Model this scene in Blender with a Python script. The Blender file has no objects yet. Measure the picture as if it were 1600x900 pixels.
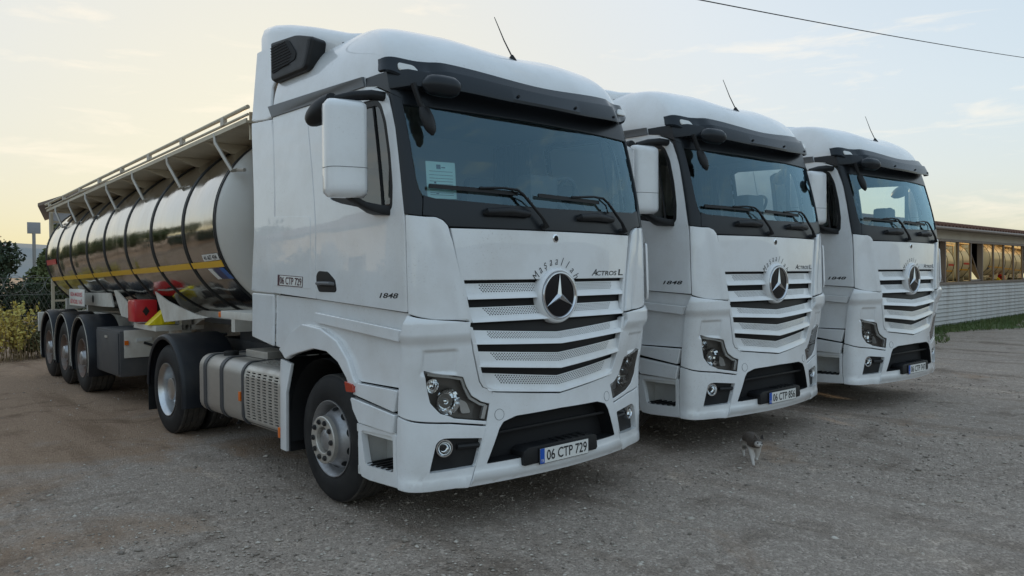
import bpy, bmesh, math, random
import numpy as np
from mathutils import Vector, Matrix
random.seed(7); RNG=np.random.default_rng(7)
SC=bpy.context.scene; COL=SC.collection
R=math.radians
# ------------------------------------------------------------ camera
CAM_P=(-4.1657,-4.0501,1.8003); YAW,PIT,ROL=.7366,-.0189,-.0079
_fw=Vector((math.sin(YAW)*math.cos(PIT),math.cos(YAW)*math.cos(PIT),math.sin(PIT)))
_rt=Vector((math.cos(YAW),-math.sin(YAW),0)); _up=_rt.cross(_fw)
_r2=_rt*math.cos(ROL)+_up*math.sin(ROL); _u2=-_rt*math.sin(ROL)+_up*math.cos(ROL)
cam=bpy.data.cameras.new('camera'); cam.sensor_width=36; cam.lens=1203.1/1600*36
cam.clip_start=.05; cam.clip_end=20000
camo=bpy.data.objects.new('camera',cam); COL.objects.link(camo)
camo.matrix_world=Matrix(((_r2.x,_u2.x,-_fw.x,CAM_P[0]),(_r2.y,_u2.y,-_fw.y,CAM_P[1]),(_r2.z,_u2.z,-_fw.z,CAM_P[2]),(0,0,0,1)))
SC.camera=camo
# ------------------------------------------------------------ light
SUN_EL=R(6.5); SUN_AZ=R(25.5)      # azimuth measured from +y towards +x
SKY_STRENGTH=.15; SUN_STRENGTH=2.0; EXPOSURE=.44
def build_world():
    w=bpy.data.worlds.new('World'); SC.world=w; w.use_nodes=True
    nt=w.node_tree; N=nt.nodes; L=nt.links; N.clear()
    out=N.new('ShaderNodeOutputWorld'); bg=N.new('ShaderNodeBackground'); bg.inputs[1].default_value=SKY_STRENGTH
    sky=N.new('ShaderNodeTexSky'); sky.sky_type='NISHITA'; sky.sun_disc=False
    sky.sun_elevation=SUN_EL; sky.sun_rotation=SUN_AZ; sky.air_density=1.0; sky.dust_density=2.6; sky.ozone_density=1.6
    # sky flattened to lift shaded fronts: bright parts are compressed in every direction alike
    def vm(op,a,b):
        n=N.new('ShaderNodeVectorMath'); n.operation=op
        for i,v in enumerate((a,b)):
            if isinstance(v,(tuple,list)): n.inputs[i].default_value=v
            else: L.new(v,n.inputs[i])
        return n.outputs[0]
    gm=N.new('ShaderNodeGamma'); L.new(sky.outputs[0],gm.inputs[0]); gm.inputs[1].default_value=.085
    hs=N.new('ShaderNodeHueSaturation'); hs.inputs['Saturation'].default_value=3.9; L.new(gm.outputs[0],hs.inputs['Color'])
    comp=vm('MULTIPLY',hs.outputs[0],(3.36,3.62,3.88))
    # wispy clouds
    tc=N.new('ShaderNodeTexCoord'); sep=N.new('ShaderNodeSeparateXYZ'); L.new(tc.outputs['Generated'],sep.inputs[0])
    def m(op,a,b=None):
        n=N.new('ShaderNodeMath'); n.operation=op
        for i,v in enumerate((a,b)):
            if v is None: continue
            if isinstance(v,(int,float)): n.inputs[i].default_value=v
            else: L.new(v,n.inputs[i])
        return n.outputs[0]
    mp=N.new('ShaderNodeMapping'); mp.inputs['Scale'].default_value=(2.6,2.6,15); L.new(tc.outputs['Generated'],mp.inputs[0])
    def noise(scale,det,rough,dist=0):
        n=N.new('ShaderNodeTexNoise'); n.inputs['Scale'].default_value=scale; n.inputs['Detail'].default_value=det
        n.inputs['Roughness'].default_value=rough; n.inputs['Distortion'].default_value=dist; L.new(mp.outputs[0],n.inputs['Vector']); return n.outputs[0]
    a=noise(.9,3,.5,.3); b=noise(3.4,8,.62,.5)
    r=N.new('ShaderNodeValToRGB'); L.new(m('ADD',m('MULTIPLY',a,.55),m('MULTIPLY',b,.5)),r.inputs[0])
    r.color_ramp.elements[0].position=.575; r.color_ramp.elements[1].position=.70
    fade=m('MULTIPLY',r.outputs[0],.42)
    mx=N.new('ShaderNodeMix'); mx.data_type='RGBA'; L.new(fade,mx.inputs['Factor']); L.new(comp,mx.inputs['A']); mx.inputs['B'].default_value=(5.9,5.2,4.2,1)
    L.new(mx.outputs['Result'],bg.inputs[0]); L.new(bg.outputs[0],out.inputs[0])
build_world()
sl=bpy.data.lights.new('sun','SUN'); sl.energy=SUN_STRENGTH; sl.angle=R(.6); sl.color=(1,.74,.45)
so=bpy.data.objects.new('sun',sl); COL.objects.link(so)
_sd=Vector((math.sin(SUN_AZ)*math.cos(SUN_EL),math.cos(SUN_AZ)*math.cos(SUN_EL),math.sin(SUN_EL)))
so.rotation_euler=(-_sd).to_track_quat('-Z','Y').to_euler()
vs=SC.view_settings; vs.view_transform='Standard'; vs.look='None'; vs.exposure=EXPOSURE; vs.gamma=1; vs.use_curve_mapping=False
SC.cycles.use_denoising=True; SC.cycles.max_bounces=10; SC.cycles.transparent_max_bounces=16; SC.cycles.sample_clamp_indirect=6
# ------------------------------------------------------------ tools
MAT={}
def mat(name,base,rough=.5,metal=0,coat=0,spec=.5,noise=None,bump=None,coat_rough=.04,emit=None,world=False):
    m=bpy.data.materials.new(name); m.use_nodes=True; nt=m.node_tree; N=nt.nodes; L=nt.links
    p=N['Principled BSDF']; p.inputs['Base Color'].default_value=(*base,1); p.inputs['Roughness'].default_value=rough
    p.inputs['Metallic'].default_value=metal; p.inputs['Coat Weight'].default_value=coat; p.inputs['Coat Roughness'].default_value=coat_rough
    p.inputs['Specular IOR Level'].default_value=spec
    tc=N.new('ShaderNodeTexCoord')
    if noise:   # (scale, second colour, amount low, amount high, stretch)
        sc,c2,lo,hi=noise[:4]; st=noise[4] if len(noise)>4 else (1,1,1)
        mp=N.new('ShaderNodeMapping'); mp.inputs['Scale'].default_value=st; L.new(N.new('ShaderNodeNewGeometry').outputs['Position'] if world else tc.outputs['Object'],mp.inputs[0])
        n=N.new('ShaderNodeTexNoise'); n.inputs['Scale'].default_value=sc; n.inputs['Detail'].default_value=6; n.inputs['Roughness'].default_value=.65
        L.new(mp.outputs[0],n.inputs['Vector'])
        r=N.new('ShaderNodeMapRange'); r.inputs[1].default_value=.42; r.inputs[2].default_value=.72; r.inputs[3].default_value=lo; r.inputs[4].default_value=hi; L.new(n.outputs[0],r.inputs[0])
        mx=N.new('ShaderNodeMix'); mx.data_type='RGBA'; mx.inputs['A'].default_value=(*base,1); mx.inputs['B'].default_value=(*c2,1); L.new(r.outputs[0],mx.inputs['Factor'])
        L.new(mx.outputs['Result'],p.inputs['Base Color'])
        rr=N.new('ShaderNodeMapRange'); rr.inputs[3].default_value=rough; rr.inputs[4].default_value=min(1,rough+.25); L.new(r.outputs[0],rr.inputs[0]); L.new(rr.outputs[0],p.inputs['Roughness'])
    if bump:
        sc,st,dist=bump
        n=N.new('ShaderNodeTexNoise'); n.inputs['Scale'].default_value=sc; n.inputs['Detail'].default_value=3; L.new(tc.outputs['Object'],n.inputs['Vector'])
        b=N.new('ShaderNodeBump'); b.inputs['Strength'].default_value=st; b.inputs['Distance'].default_value=dist; L.new(n.outputs[0],b.inputs['Height']); L.new(b.outputs[0],p.inputs['Normal'])
    if emit: p.inputs['Emission Color'].default_value=(*emit[0],1); p.inputs['Emission Strength'].default_value=emit[1]
    MAT[name]=m; return m
def glass(name,tint,ior=1.5,rough=0.0,boost=1.0,base=0.0,gcol=(1,1,1)):
    m=bpy.data.materials.new(name); m.use_nodes=True; nt=m.node_tree; N=nt.nodes; L=nt.links; N.clear()
    o=N.new('ShaderNodeOutputMaterial'); mx=N.new('ShaderNodeMixShader'); t=N.new('ShaderNodeBsdfTransparent'); g=N.new('ShaderNodeBsdfGlossy')
    t.inputs[0].default_value=(*tint,1); g.inputs['Roughness'].default_value=rough; g.inputs[0].default_value=(*gcol,1)
    f=N.new('ShaderNodeFresnel'); f.inputs[0].default_value=ior
    a=N.new('ShaderNodeMath'); a.operation='MULTIPLY_ADD'; a.inputs[1].default_value=boost; a.inputs[2].default_value=base; a.use_clamp=True
    L.new(f.outputs[0],a.inputs[0]); L.new(a.outputs[0],mx.inputs[0]); L.new(t.outputs[0],mx.inputs[1]); L.new(g.outputs[0],mx.inputs[2]); L.new(mx.outputs[0],o.inputs[0])
    MAT[name]=m; return m
def tag(o,label=None,cat=None,group=None,kind=None):
    if label: o['label']=label
    if cat: o['category']=cat
    if group: o['group']=group
    if kind: o['kind']=kind
    return o
def empty(name,loc=(0,0,0),rz=0):
    o=bpy.data.objects.new(name,None); COL.objects.link(o); o.location=loc; o.rotation_euler=(0,0,rz); o.empty_display_size=.3; return o
def link(name,me,m=None,parent=None,loc=None):
    o=bpy.data.objects.new(name,me); COL.objects.link(o)
    if m is not None:
        me.materials.clear(); me.materials.append(MAT[m] if isinstance(m,str) else m)
    if parent is not None: o.parent=parent
    if loc is not None: o.location=loc
    return o
def shade(me,ang=40):
    me.polygons.foreach_set('use_smooth',[True]*len(me.polygons)); me.update()
    me.set_sharp_from_angle(angle=R(ang))
class G:
    """collects verts and faces of one mesh"""
    def __init__(s): s.v=[]; s.f=[]
    def add(s,v,f):
        n=len(s.v); s.v+= [tuple(map(float,p)) for p in v]; s.f+=[tuple(i+n for i in q) for q in f]; return s
    def box(s,lo,hi):
        x0,y0,z0=lo; x1,y1,z1=hi
        return s.add([(x0,y0,z0),(x1,y0,z0),(x1,y1,z0),(x0,y1,z0),(x0,y0,z1),(x1,y0,z1),(x1,y1,z1),(x0,y1,z1)],
            [(0,3,2,1),(4,5,6,7),(0,1,5,4),(1,2,6,5),(2,3,7,6),(3,0,4,7)])
    def tube(s,pts,r,n=8,caps=True):
        P=[Vector(p) for p in pts]; rs=r if isinstance(r,(list,tuple)) else [r]*len(P)
        rings=[]; prev=None
        for i,p in enumerate(P):
            d=(P[min(i+1,len(P)-1)]-P[max(i-1,0)]).normalized()
            a=prev if prev is not None else (Vector((0,0,1)) if abs(d.z)<.9 else Vector((1,0,0)))
            u=(a-d*a.dot(d)).normalized(); w=d.cross(u); prev=u
            rings.append([p+(u*math.cos(2*math.pi*k/n)+w*math.sin(2*math.pi*k/n))*rs[i] for k in range(n)])
        return s.loft(rings,True,caps)
    def loft(s,rings,closed=True,caps=False,wrap=False):
        n=len(rings[0]); v=[p for r in rings for p in r]; f=[]
        m=len(rings)
        for i in range(m if wrap else m-1):
            j=(i+1)%m
            for k in range(n if closed else n-1):
                k2=(k+1)%n; f.append((i*n+k,i*n+k2,j*n+k2,j*n+k))
        if caps: f.append(tuple(range(n))[::-1]); f.append(tuple((m-1)*n+k for k in range(n)))
        return s.add(v,f)
    def lathe(s,prof,c,axis='x',n=48,closed=False,a0=0,a1=2*math.pi):
        """prof: (offset along axis, radius)"""
        full=abs(a1-a0-2*math.pi)<1e-6; m=n if full else n+1; rings=[]
        for i in range(m):
            a=a0+(a1-a0)*i/n; ca,sa=math.cos(a),math.sin(a); ring=[]
            for t,r in prof:
                if axis=='x': ring.append((c[0]+t,c[1]+r*ca,c[2]+r*sa))
                elif axis=='y': ring.append((c[0]+r*ca,c[1]+t,c[2]+r*sa))
                else: ring.append((c[0]+r*ca,c[1]+r*sa,c[2]+t))
            rings.append(ring)
        return s.loft(rings,closed,False,full)
    def prism(s,poly,fn,d0,d1):
        """poly: list of 2d points, fn(u,v,d)->3d"""
        n=len(poly); v=[fn(u,w,d0) for u,w in poly]+[fn(u,w,d1) for u,w in poly]
        f=[tuple(range(n))[::-1],tuple(range(n,2*n))]+[(i,(i+1)%n,n+(i+1)%n,n+i) for i in range(n)]
        return s.add(v,f)
    def mesh(s,name,bevel=0,seg=2,ang=40,recalc=True,smooth=True,bang=30):
        me=bpy.data.meshes.new(name); me.from_pydata(s.v,[],s.f); me.update()
        if recalc or bevel:
            bm=bmesh.new(); bm.from_mesh(me)
            bmesh.ops.remove_doubles(bm,verts=bm.verts,dist=1e-5)
            if recalc: bmesh.ops.recalc_face_normals(bm,faces=bm.faces)
            if bevel:
                ed=[e for e in bm.edges if len(e.link_faces)==2 and e.calc_face_angle(0)>R(bang)]
                bmesh.ops.bevel(bm,geom=ed,offset=bevel,segments=seg,profile=.6,affect='EDGES',clamp_overlap=True)
            bm.to_mesh(me); bm.free()
        if smooth: shade(me,ang)
        return me
    def obj(s,name,m,parent=None,loc=None,**k): return link(name,s.mesh(name,**k),m,parent,loc)
def polyround(poly,r,n=4):
    out=[]; N_=len(poly)
    for i in range(N_):
        p=Vector(poly[i]); a=Vector(poly[i-1]); b=Vector(poly[(i+1)%N_]); da=a-p; db=b-p
        rr=r[i] if isinstance(r,(list,tuple)) else r
        la,lb=da.length,db.length
        if rr<=0 or la<1e-6 or lb<1e-6: out.append(tuple(p)); continue
        da/=la; db/=lb; t=min(rr,la*.45,lb*.45)
        if da.dot(db)<-.985: out.append(tuple(p)); continue
        for k in range(n+1):
            q=k/n; out.append(tuple((p+da*t)*(1-q)**2+p*2*q*(1-q)+(p+db*t)*q*q))
    return out
def ccw(poly):
    a=sum(poly[i-1][0]*poly[i][1]-poly[i][0]*poly[i-1][1] for i in range(len(poly)))
    return list(poly) if a>0 else list(poly)[::-1]
def inset(poly,d):
    n=len(poly); out=[]
    for i in range(n):
        p=Vector(poly[i]); a=p-Vector(poly[i-1]); b=Vector(poly[(i+1)%n])-p
        if a.length<1e-9: a=b
        if b.length<1e-9: b=a
        n1=Vector((-a.y,a.x)).normalized(); n2=Vector((-b.y,b.x)).normalized()
        q=(n1+n2)/max(.35,1+n1.dot(n2)); out.append(tuple(p+q*d))
    return out
def densify(poly,l):
    out=[]
    for i in range(len(poly)):
        a=Vector(poly[i]); b=Vector(poly[(i+1)%len(poly)]); n=max(1,int((b-a).length/l))
        out+= [tuple(a+(b-a)*k/n) for k in range(n)]
    return out
def snormal(sf,u,v,sg):
    e=2e-3; a=Vector(sf(u+e,v))-Vector(sf(u-e,v)); b=Vector(sf(u,v+e))-Vector(sf(u,v-e))
    return (a.cross(b)*sg).normalized()
def panel_mesh(name,sf,sg,poly,off=0,th=.03,bev=.007,holes=(),tess=(.12,.12),dfun=None,mir=False):
    """a sheet with rounded edges lying on the surface sf(u,v); sg: sign that turns du x dv outwards"""
    poly=ccw(poly); bm=bmesh.new()
    lev=[(bev,0.0),(bev*.62,-bev*.08),(bev*.29,-bev*.29),(0.0,-bev),(0.0,-th)] if th>0 else [(0.0,0.0)]
    rings=[]
    for ins,d in lev: rings.append([bm.verts.new((p[0],p[1],d)) for p in (inset(poly,ins) if ins else poly)])
    n=len(poly)
    edges=[bm.edges.new((rings[0][i],rings[0][(i+1)%n])) for i in range(n)]
    for a,b in zip(rings,rings[1:]):
        for i in range(n): bm.faces.new((a[i],b[i],b[(i+1)%n],a[(i+1)%n]))
    for h in holes:
        h=ccw(h); t=[bm.verts.new((p[0],p[1],0)) for p in h]; k=len(h)
        edges+=[bm.edges.new((t[i],t[(i+1)%k])) for i in range(k)]
        if th>0:
            l=[bm.verts.new((p[0],p[1],-th)) for p in h]
            for i in range(k): bm.faces.new((t[i],t[(i+1)%k],l[(i+1)%k],l[i]))
    bmesh.ops.triangle_fill(bm,use_beauty=True,use_dissolve=False,edges=edges,normal=(0,0,1))
    us=[p[0] for p in poly]; vv=[p[1] for p in poly]
    for ax,(lo,hi),st in ((0,(min(us),max(us)),tess[0]),(1,(min(vv),max(vv)),tess[1])):
        if not st: continue
        x=math.floor(lo/st)*st+st
        while x<hi-1e-6:
            no=(1,0,0) if ax==0 else (0,1,0); co=(x,0,0) if ax==0 else (0,x,0)
            bmesh.ops.bisect_plane(bm,geom=bm.verts[:]+bm.edges[:]+bm.faces[:],plane_co=co,plane_no=no,dist=1e-5); x+=st
    bm.normal_update()
    for f in bm.faces:
        if f.normal.z<-.2 : f.normal_flip()
    bm.verts.ensure_lookup_table(); dep=[v.co.z for v in bm.verts]; nrm=[]
    base=[]
    for v in bm.verts:
        u,w,d=v.co; 
        if dfun: sf2=lambda a,b:Vector(sf(a,b))+snormal(sf,a,b,sg)*dfun(a,b)
        else: sf2=sf
        nn=snormal(sf2,u,w,sg); p=Vector(sf2(u,w))+nn*(off+d); nrm.append(nn); base.append(p)
    for v,p in zip(bm.verts,base): v.co=p
    if sg<0:
        for f in bm.faces: f.normal_flip()
    if mir:
        for v in bm.verts: v.co.x=-v.co.x
        for f in bm.faces: f.normal_flip()
        nrm=[Vector((-a.x,a.y,a.z)) for a in nrm]
    bm.normal_update()
    me=bpy.data.meshes.new(name); bm.to_mesh(me); bm.free(); me.update()
    me.polygons.foreach_set('use_smooth',[True]*len(me.polygons)); me.update()
    ln=[]; vn=[Vector(x.vector) for x in me.vertex_normals]
    for f in me.polygons:
        ds=[dep[i] for i in f.vertices]; wall=max(ds)<=-bev*.98 or (min(ds)<-bev*1.5)
        for i in f.vertices:
            if wall: ln.append(f.normal[:])
            elif dep[i]>-1e-6: ln.append(nrm[i][:])
            else:
                t=min(1,-dep[i]/max(bev,1e-6)); q=(nrm[i]*(1-t)+Vector(f.normal)*t) if t<.9 else Vector(f.normal)
                ln.append(q.normalized()[:])
    me.normals_split_custom_set(ln)
    return me
def text_mesh(body,w=None,h=None,shear=0,ext=.0006,bold=0):
    c=bpy.data.curves.new('t','FONT'); c.body=body; c.size=1; c.shear=shear; c.extrude=0; c.offset=bold; c.resolution_u=3
    o=bpy.data.objects.new('t',c); COL.objects.link(o); bpy.context.view_layer.update()
    me=bpy.data.meshes.new_from_object(o.evaluated_get(bpy.context.evaluated_depsgraph_get()))
    bpy.data.objects.remove(o); bpy.data.curves.remove(c)
    co=np.array([v.co[:] for v in me.vertices]); lo=co.min(0); hi=co.max(0)
    sx=(w/(hi[0]-lo[0])) if w else None; sy=(h/(hi[1]-lo[1])) if h else sx
    if sx is None: sx=sy
    for v in me.vertices: v.co=((v.co.x-(lo[0]+hi[0])/2)*sx,(v.co.y-(lo[1]+hi[1])/2)*sy,0)
    me.update(); return me
def frame_m(o,x,y,z):
    """matrix from origin and three axes"""
    return Matrix(((x[0],y[0],z[0],o[0]),(x[1],y[1],z[1],o[1]),(x[2],y[2],z[2],o[2]),(0,0,0,1)))
def copy_tree(o,parent=None,skip=()):
    c=o.copy(); COL.objects.link(c); c.parent=parent
    if parent is not None: c.matrix_parent_inverse=o.matrix_parent_inverse.copy()
    for ch in o.children:
        if ch.name.split('.')[0] not in skip: copy_tree(ch,c,skip)
    return c
def sstep(a,b,x):
    t=min(1,max(0,(x-a)/(b-a))); return t*t*(3-2*t)
# ------------------------------------------------------------ materials
mat('white_paint',(.80,.81,.815),.30,coat=1.0,noise=(2.3,(.46,.41,.35),0,.27),coat_rough=.02,world=True)
mat('white_plastic',(.72,.72,.70),.4,coat=.3,noise=(6,(.5,.46,.4),0,.3))
mat('dusty_white',(.62,.59,.53),.55,noise=(3,(.38,.31,.24),0,.6))
mat('black_plastic',(.012,.0125,.014),.45,spec=.3,noise=(5,(.04,.037,.033),0,.35),bump=(400,.15,.001))
mat('pillar_black',(.014,.017,.021),.32,spec=.35)
mat('trim_grey',(.12,.125,.13),.45)
mat('smoked_visor',(.012,.017,.023),.22,spec=.35)
mat('deep_black',(.006,.006,.007),.8)
mat('interior',(.11,.115,.12),.8); mat('interior_pale',(.45,.45,.43),.85); mat('seat_cloth',(.17,.18,.19),.9)
mat('rubber',(.012,.012,.013),.6,spec=.3,noise=(5,(.05,.045,.04),.0,.5),bump=(60,.2,.004))
mat('tread',(.04,.038,.036),.85,noise=(9,(.13,.11,.09),.1,.7),bump=(90,.3,.006))
mat('badge_chrome',(.62,.63,.65),.12,metal=1); mat('chrome',(.85,.86,.87),.07,metal=1)
mat('rim_steel',(.46,.46,.47),.38,metal=.85,noise=(8,(.22,.19,.16),0,.5))
mat('rim_alu',(.6,.61,.62),.3,metal=1,noise=(6,(.35,.33,.31),0,.4))
mat('rim_rusty',(.20,.17,.15),.6,metal=.4,noise=(7,(.20,.10,.06),.1,.8))
mat('fuel_alu',(.52,.49,.45),.42,metal=.75,noise=(2.5,(.38,.33,.28),0,.7,(1,.25,1)))
mat('cover_alu',(.58,.55,.50),.4,metal=.6,noise=(4,(.36,.3,.25),0,.6))
mat('strap',(.05,.052,.056),.5)
mat('chassis',(.018,.018,.02),.6,noise=(4,(.09,.075,.06),0,.5))
mat('fender_black',(.012,.014,.019),.4,spec=.35,noise=(3,(.05,.045,.04),.0,.45))
mat('amber',(.75,.16,.015),.25,coat=.6); mat('red_lens',(.42,.035,.012),.25,coat=.6)
mat('tank_polish',(.53,.515,.485),.07,metal=1,noise=(1.6,(.46,.42,.36),0,.55,(3,3,.3)),bump=(2.2,.25,.02),world=True)
mat('tank_band',(.05,.05,.05),.4,metal=.6)
mat('tank_end',(.60,.575,.53),.38,coat=.3,noise=(2,(.5,.45,.38),0,.4))
mat('yellow_tape',(.85,.48,.01),.35,coat=.3); mat('red_plastic',(.58,.02,.03),.35,coat=.4); mat('yellow_plastic',(.78,.62,.01),.4)
mat('plate_white',(.78,.77,.73),.35,coat=.3); mat('plate_blue',(.01,.09,.45),.35); mat('ink',(.012,.012,.014),.5); mat('red_ink',(.55,.05,.07),.6); mat('maroon_ink',(.07,.02,.03),.6)
mat('decal_blue',(.03,.12,.36),.4); mat('decal_navy',(.04,.05,.13),.4)
mat('walk_beige',(.60,.53,.40),.6,noise=(2,(.42,.35,.26),0,.6)); mat('galv',(.50,.46,.40),.5,metal=.3,noise=(3,(.38,.31,.24),0,.5))
mat('dark_box',(.06,.06,.063),.5,noise=(2.5,(.12,.105,.09),0,.5))
mat('paper',(.62,.78,.72),.7)
mat('lamp_dark',(.17,.155,.14),.25,coat=.6); mat('silver',(.72,.71,.69),.3,metal=.15); mat('lens_white',(.7,.7,.68),.25,coat=.5)
mat('star_black',(.006,.006,.008),.2,spec=.3)
glass('windshield_glass',(.84,.94,.94),1.52,boost=1.35,base=.05,gcol=(.55,.84,1.0)); glass('side_glass',(.86,.90,.86),1.52,boost=1.3,base=.02)
glass('lamp_glass',(.95,.96,.96),1.45)

def speckle(m):
    nt=m.node_tree; N=nt.nodes; L=nt.links; p=N['Principled BSDF']; src=p.inputs['Base Color'].links[0].from_socket
    g=N.new('ShaderNodeNewGeometry')
    def nz(sc,lo,hi,det=3):
        n=N.new('ShaderNodeTexNoise'); n.inputs['Scale'].default_value=sc; n.inputs['Detail'].default_value=det; L.new(g.outputs['Position'],n.inputs['Vector'])
        r=N.new('ShaderNodeMapRange'); r.inputs[1].default_value=lo; r.inputs[2].default_value=hi; L.new(n.outputs[0],r.inputs[0]); return r.outputs[0]
    a=N.new('ShaderNodeMath'); a.operation='MULTIPLY'; L.new(nz(70,.60,.72),a.inputs[0]); L.new(nz(2.1,.42,.70,5),a.inputs[1])
    b=N.new('ShaderNodeMath'); b.operation='MULTIPLY'; b.inputs[1].default_value=.30; L.new(a.outputs[0],b.inputs[0])
    mx=N.new('ShaderNodeMix'); mx.data_type='RGBA'; L.new(b.outputs[0],mx.inputs['Factor']); L.new(src,mx.inputs['A']); mx.inputs['B'].default_value=(.30,.25,.20,1); L.new(mx.outputs['Result'],p.inputs['Base Color'])
speckle(MAT['white_paint'])
# ------------------------------------------------------------ ground, hills
def gz(x,y): return .05*sstep(.6,4.5,x)
def ground_mat():
    m=bpy.data.materials.new('gravel_ground'); m.use_nodes=True; nt=m.node_tree; N=nt.nodes; L=nt.links; p=N['Principled BSDF']
    tc=N.new('ShaderNodeTexCoord'); co=tc.outputs['Object']
    def noise(sc,det=6,rg=.6,dist=0):
        n=N.new('ShaderNodeTexNoise'); n.inputs['Scale'].default_value=sc; n.inputs['Detail'].default_value=det; n.inputs['Roughness'].default_value=rg; n.inputs['Distortion'].default_value=dist; L.new(co,n.inputs['Vector']); return n.outputs[0]
    def ramp(v,stops):
        r=N.new('ShaderNodeValToRGB'); L.new(v,r.inputs[0]); e=r.color_ramp.elements
        while len(e)<len(stops): e.new(.5)
        for q,(pos,c) in zip(e,stops): q.position=pos; q.color=(*c,1)
        return r.outputs[0]
    def mix(f,a,b,t='MIX'):
        x=N.new('ShaderNodeMix'); x.data_type='RGBA'; x.blend_type=t
        for s,v in (('Factor',f),('A',a),('B',b)):
            if isinstance(v,(int,float)): x.inputs[s].default_value=v
            elif isinstance(v,tuple): x.inputs[s].default_value=(*v,1)
            else: L.new(v,x.inputs[s])
        return x.outputs['Result']
    def mth(op,a,b=None):
        n=N.new('ShaderNodeMath'); n.operation=op
        for i,v in enumerate((a,b)):
            if v is None: continue
            if isinstance(v,(int,float)): n.inputs[i].default_value=v
            else: L.new(v,n.inputs[i])
        return n.outputs[0]
    vo=N.new('ShaderNodeTexVoronoi'); vo.inputs['Scale'].default_value=62; L.new(co,vo.inputs['Vector'])
    vo2=N.new('ShaderNodeTexVoronoi'); vo2.inputs['Scale'].default_value=130; L.new(co,vo2.inputs['Vector'])
    grey=ramp(vo.outputs['Color'],[(0,(.20,.18,.16)),(.5,(.42,.375,.335)),(1,(.66,.60,.54))])
    grey2=ramp(vo2.outputs['Color'],[(0,(.22,.196,.174)),(1,(.50,.45,.40))])
    base=mix(ramp(noise(14,4),[(.42,(0,0,0)),(.58,(1,1,1))]),grey,grey2)
    # brown earth that shows through, more of it in the lane by the tanker
    sep=N.new('ShaderNodeSeparateXYZ'); L.new(co,sep.inputs[0])
    lane=N.new('ShaderNodeMapRange'); L.new(mth('SUBTRACT',sep.outputs[1],mth('MULTIPLY',sep.outputs[0],.55)),lane.inputs[0]); lane.inputs[1].default_value=1.5; lane.inputs[2].default_value=9; lane.inputs[3].default_value=-.15; lane.inputs[4].default_value=.24; lane.clamp=True
    br=ramp(mth('ADD',noise(.55,8,.62,.6),lane.outputs[0]),[(.47,(0,0,0)),(.60,(1,1,1))])
    earth=ramp(noise(35,6),[(.3,(.25,.165,.105)),(.7,(.46,.33,.225))])
    base=mix(mth('MULTIPLY',br,.8),base,earth)
    dk=ramp(noise(1.1,7,.65,.8),[(.32,(.62,.59,.56)),(.47,(1,1,1)),(.60,(1,1,1)),(.72,(1.25,1.22,1.18))])
    base=mix(1.0,base,dk,'MULTIPLY')
    mp=N.new('ShaderNodeMapping'); mp.inputs['Scale'].default_value=(1.5,.16,1); mp.inputs['Rotation'].default_value=(0,0,.12); L.new(co,mp.inputs[0])
    sn=N.new('ShaderNodeTexNoise'); sn.inputs['Scale'].default_value=1.0; sn.inputs['Detail'].default_value=5; sn.inputs['Roughness'].default_value=.6; L.new(mp.outputs[0],sn.inputs['Vector'])
    base=mix(1.0,base,ramp(sn.outputs[0],[(.36,(.74,.71,.68)),(.48,(1,1,1)),(.62,(1,1,1)),(.74,(1.18,1.16,1.13))]),'MULTIPLY')
    oil=ramp(noise(1.9,3,.5),[(.255,(.45,.43,.42)),(.30,(1,1,1))]); base=mix(1.0,base,oil,'MULTIPLY')
    base=mix(1.0,base,(.95,.865,.80),'MULTIPLY')
    L.new(base,p.inputs['Base Color']); p.inputs['Roughness'].default_value=.92; p.inputs['Specular IOR Level'].default_value=.25
    h=mth('ADD',mth('MULTIPLY',vo.outputs['Distance'],-.9),mth('MULTIPLY',vo2.outputs['Distance'],-.5)); h=mth('ADD',h,mth('MULTIPLY',noise(6,5),1.2))
    b=N.new('ShaderNodeBump'); b.inputs['Strength'].default_value=.75; b.inputs['Distance'].default_value=.014; L.new(h,b.inputs['Height']); L.new(b.outputs[0],p.inputs['Normal'])
    return m
MAT['gravel_ground']=ground_mat()
def build_ground():
    def axis(lo,hi,a,b,st):
        x=list(np.arange(a,b+1e-6,st)); q=[b+ (hi-b)*t for t in (.004,.012,.03,.08,.2,.5,1)]; w=[a+(lo-a)*t for t in (1,.5,.2,.08,.03,.012,.004)]
        return w+x+q
    xs=axis(-6000,6000,-9,12,.16); ys=axis(-6000,6000,-6,16,.16); v=[]; f=[]
    rr=np.random.default_rng(3); K=rr.uniform(-1,1,(26,2))*rr.choice([.6,1.3,2.6],26)[:,None]*2; ph=rr.uniform(0,6.28,26); am=rr.uniform(.2,1,26)/np.linalg.norm(K,axis=1)
    for x in xs:
        for y in ys:
            z=gz(x,y)
            if -9<x<12 and -6<y<16: z+=.0035*float((am*np.sin(K[:,0]*x+K[:,1]*y+ph)).sum())
            v.append((x,y,z))
    ny=len(ys)
    for i in range(len(xs)-1):
        for j in range(ny-1): f.append((i*ny+j,(i+1)*ny+j,(i+1)*ny+j+1,i*ny+j+1))
    g=G(); g.v=v; g.f=f
    tag(g.obj('ground','gravel_ground',recalc=False,ang=80),'grey and brown gravel yard',kind='structure')
build_ground()
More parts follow.
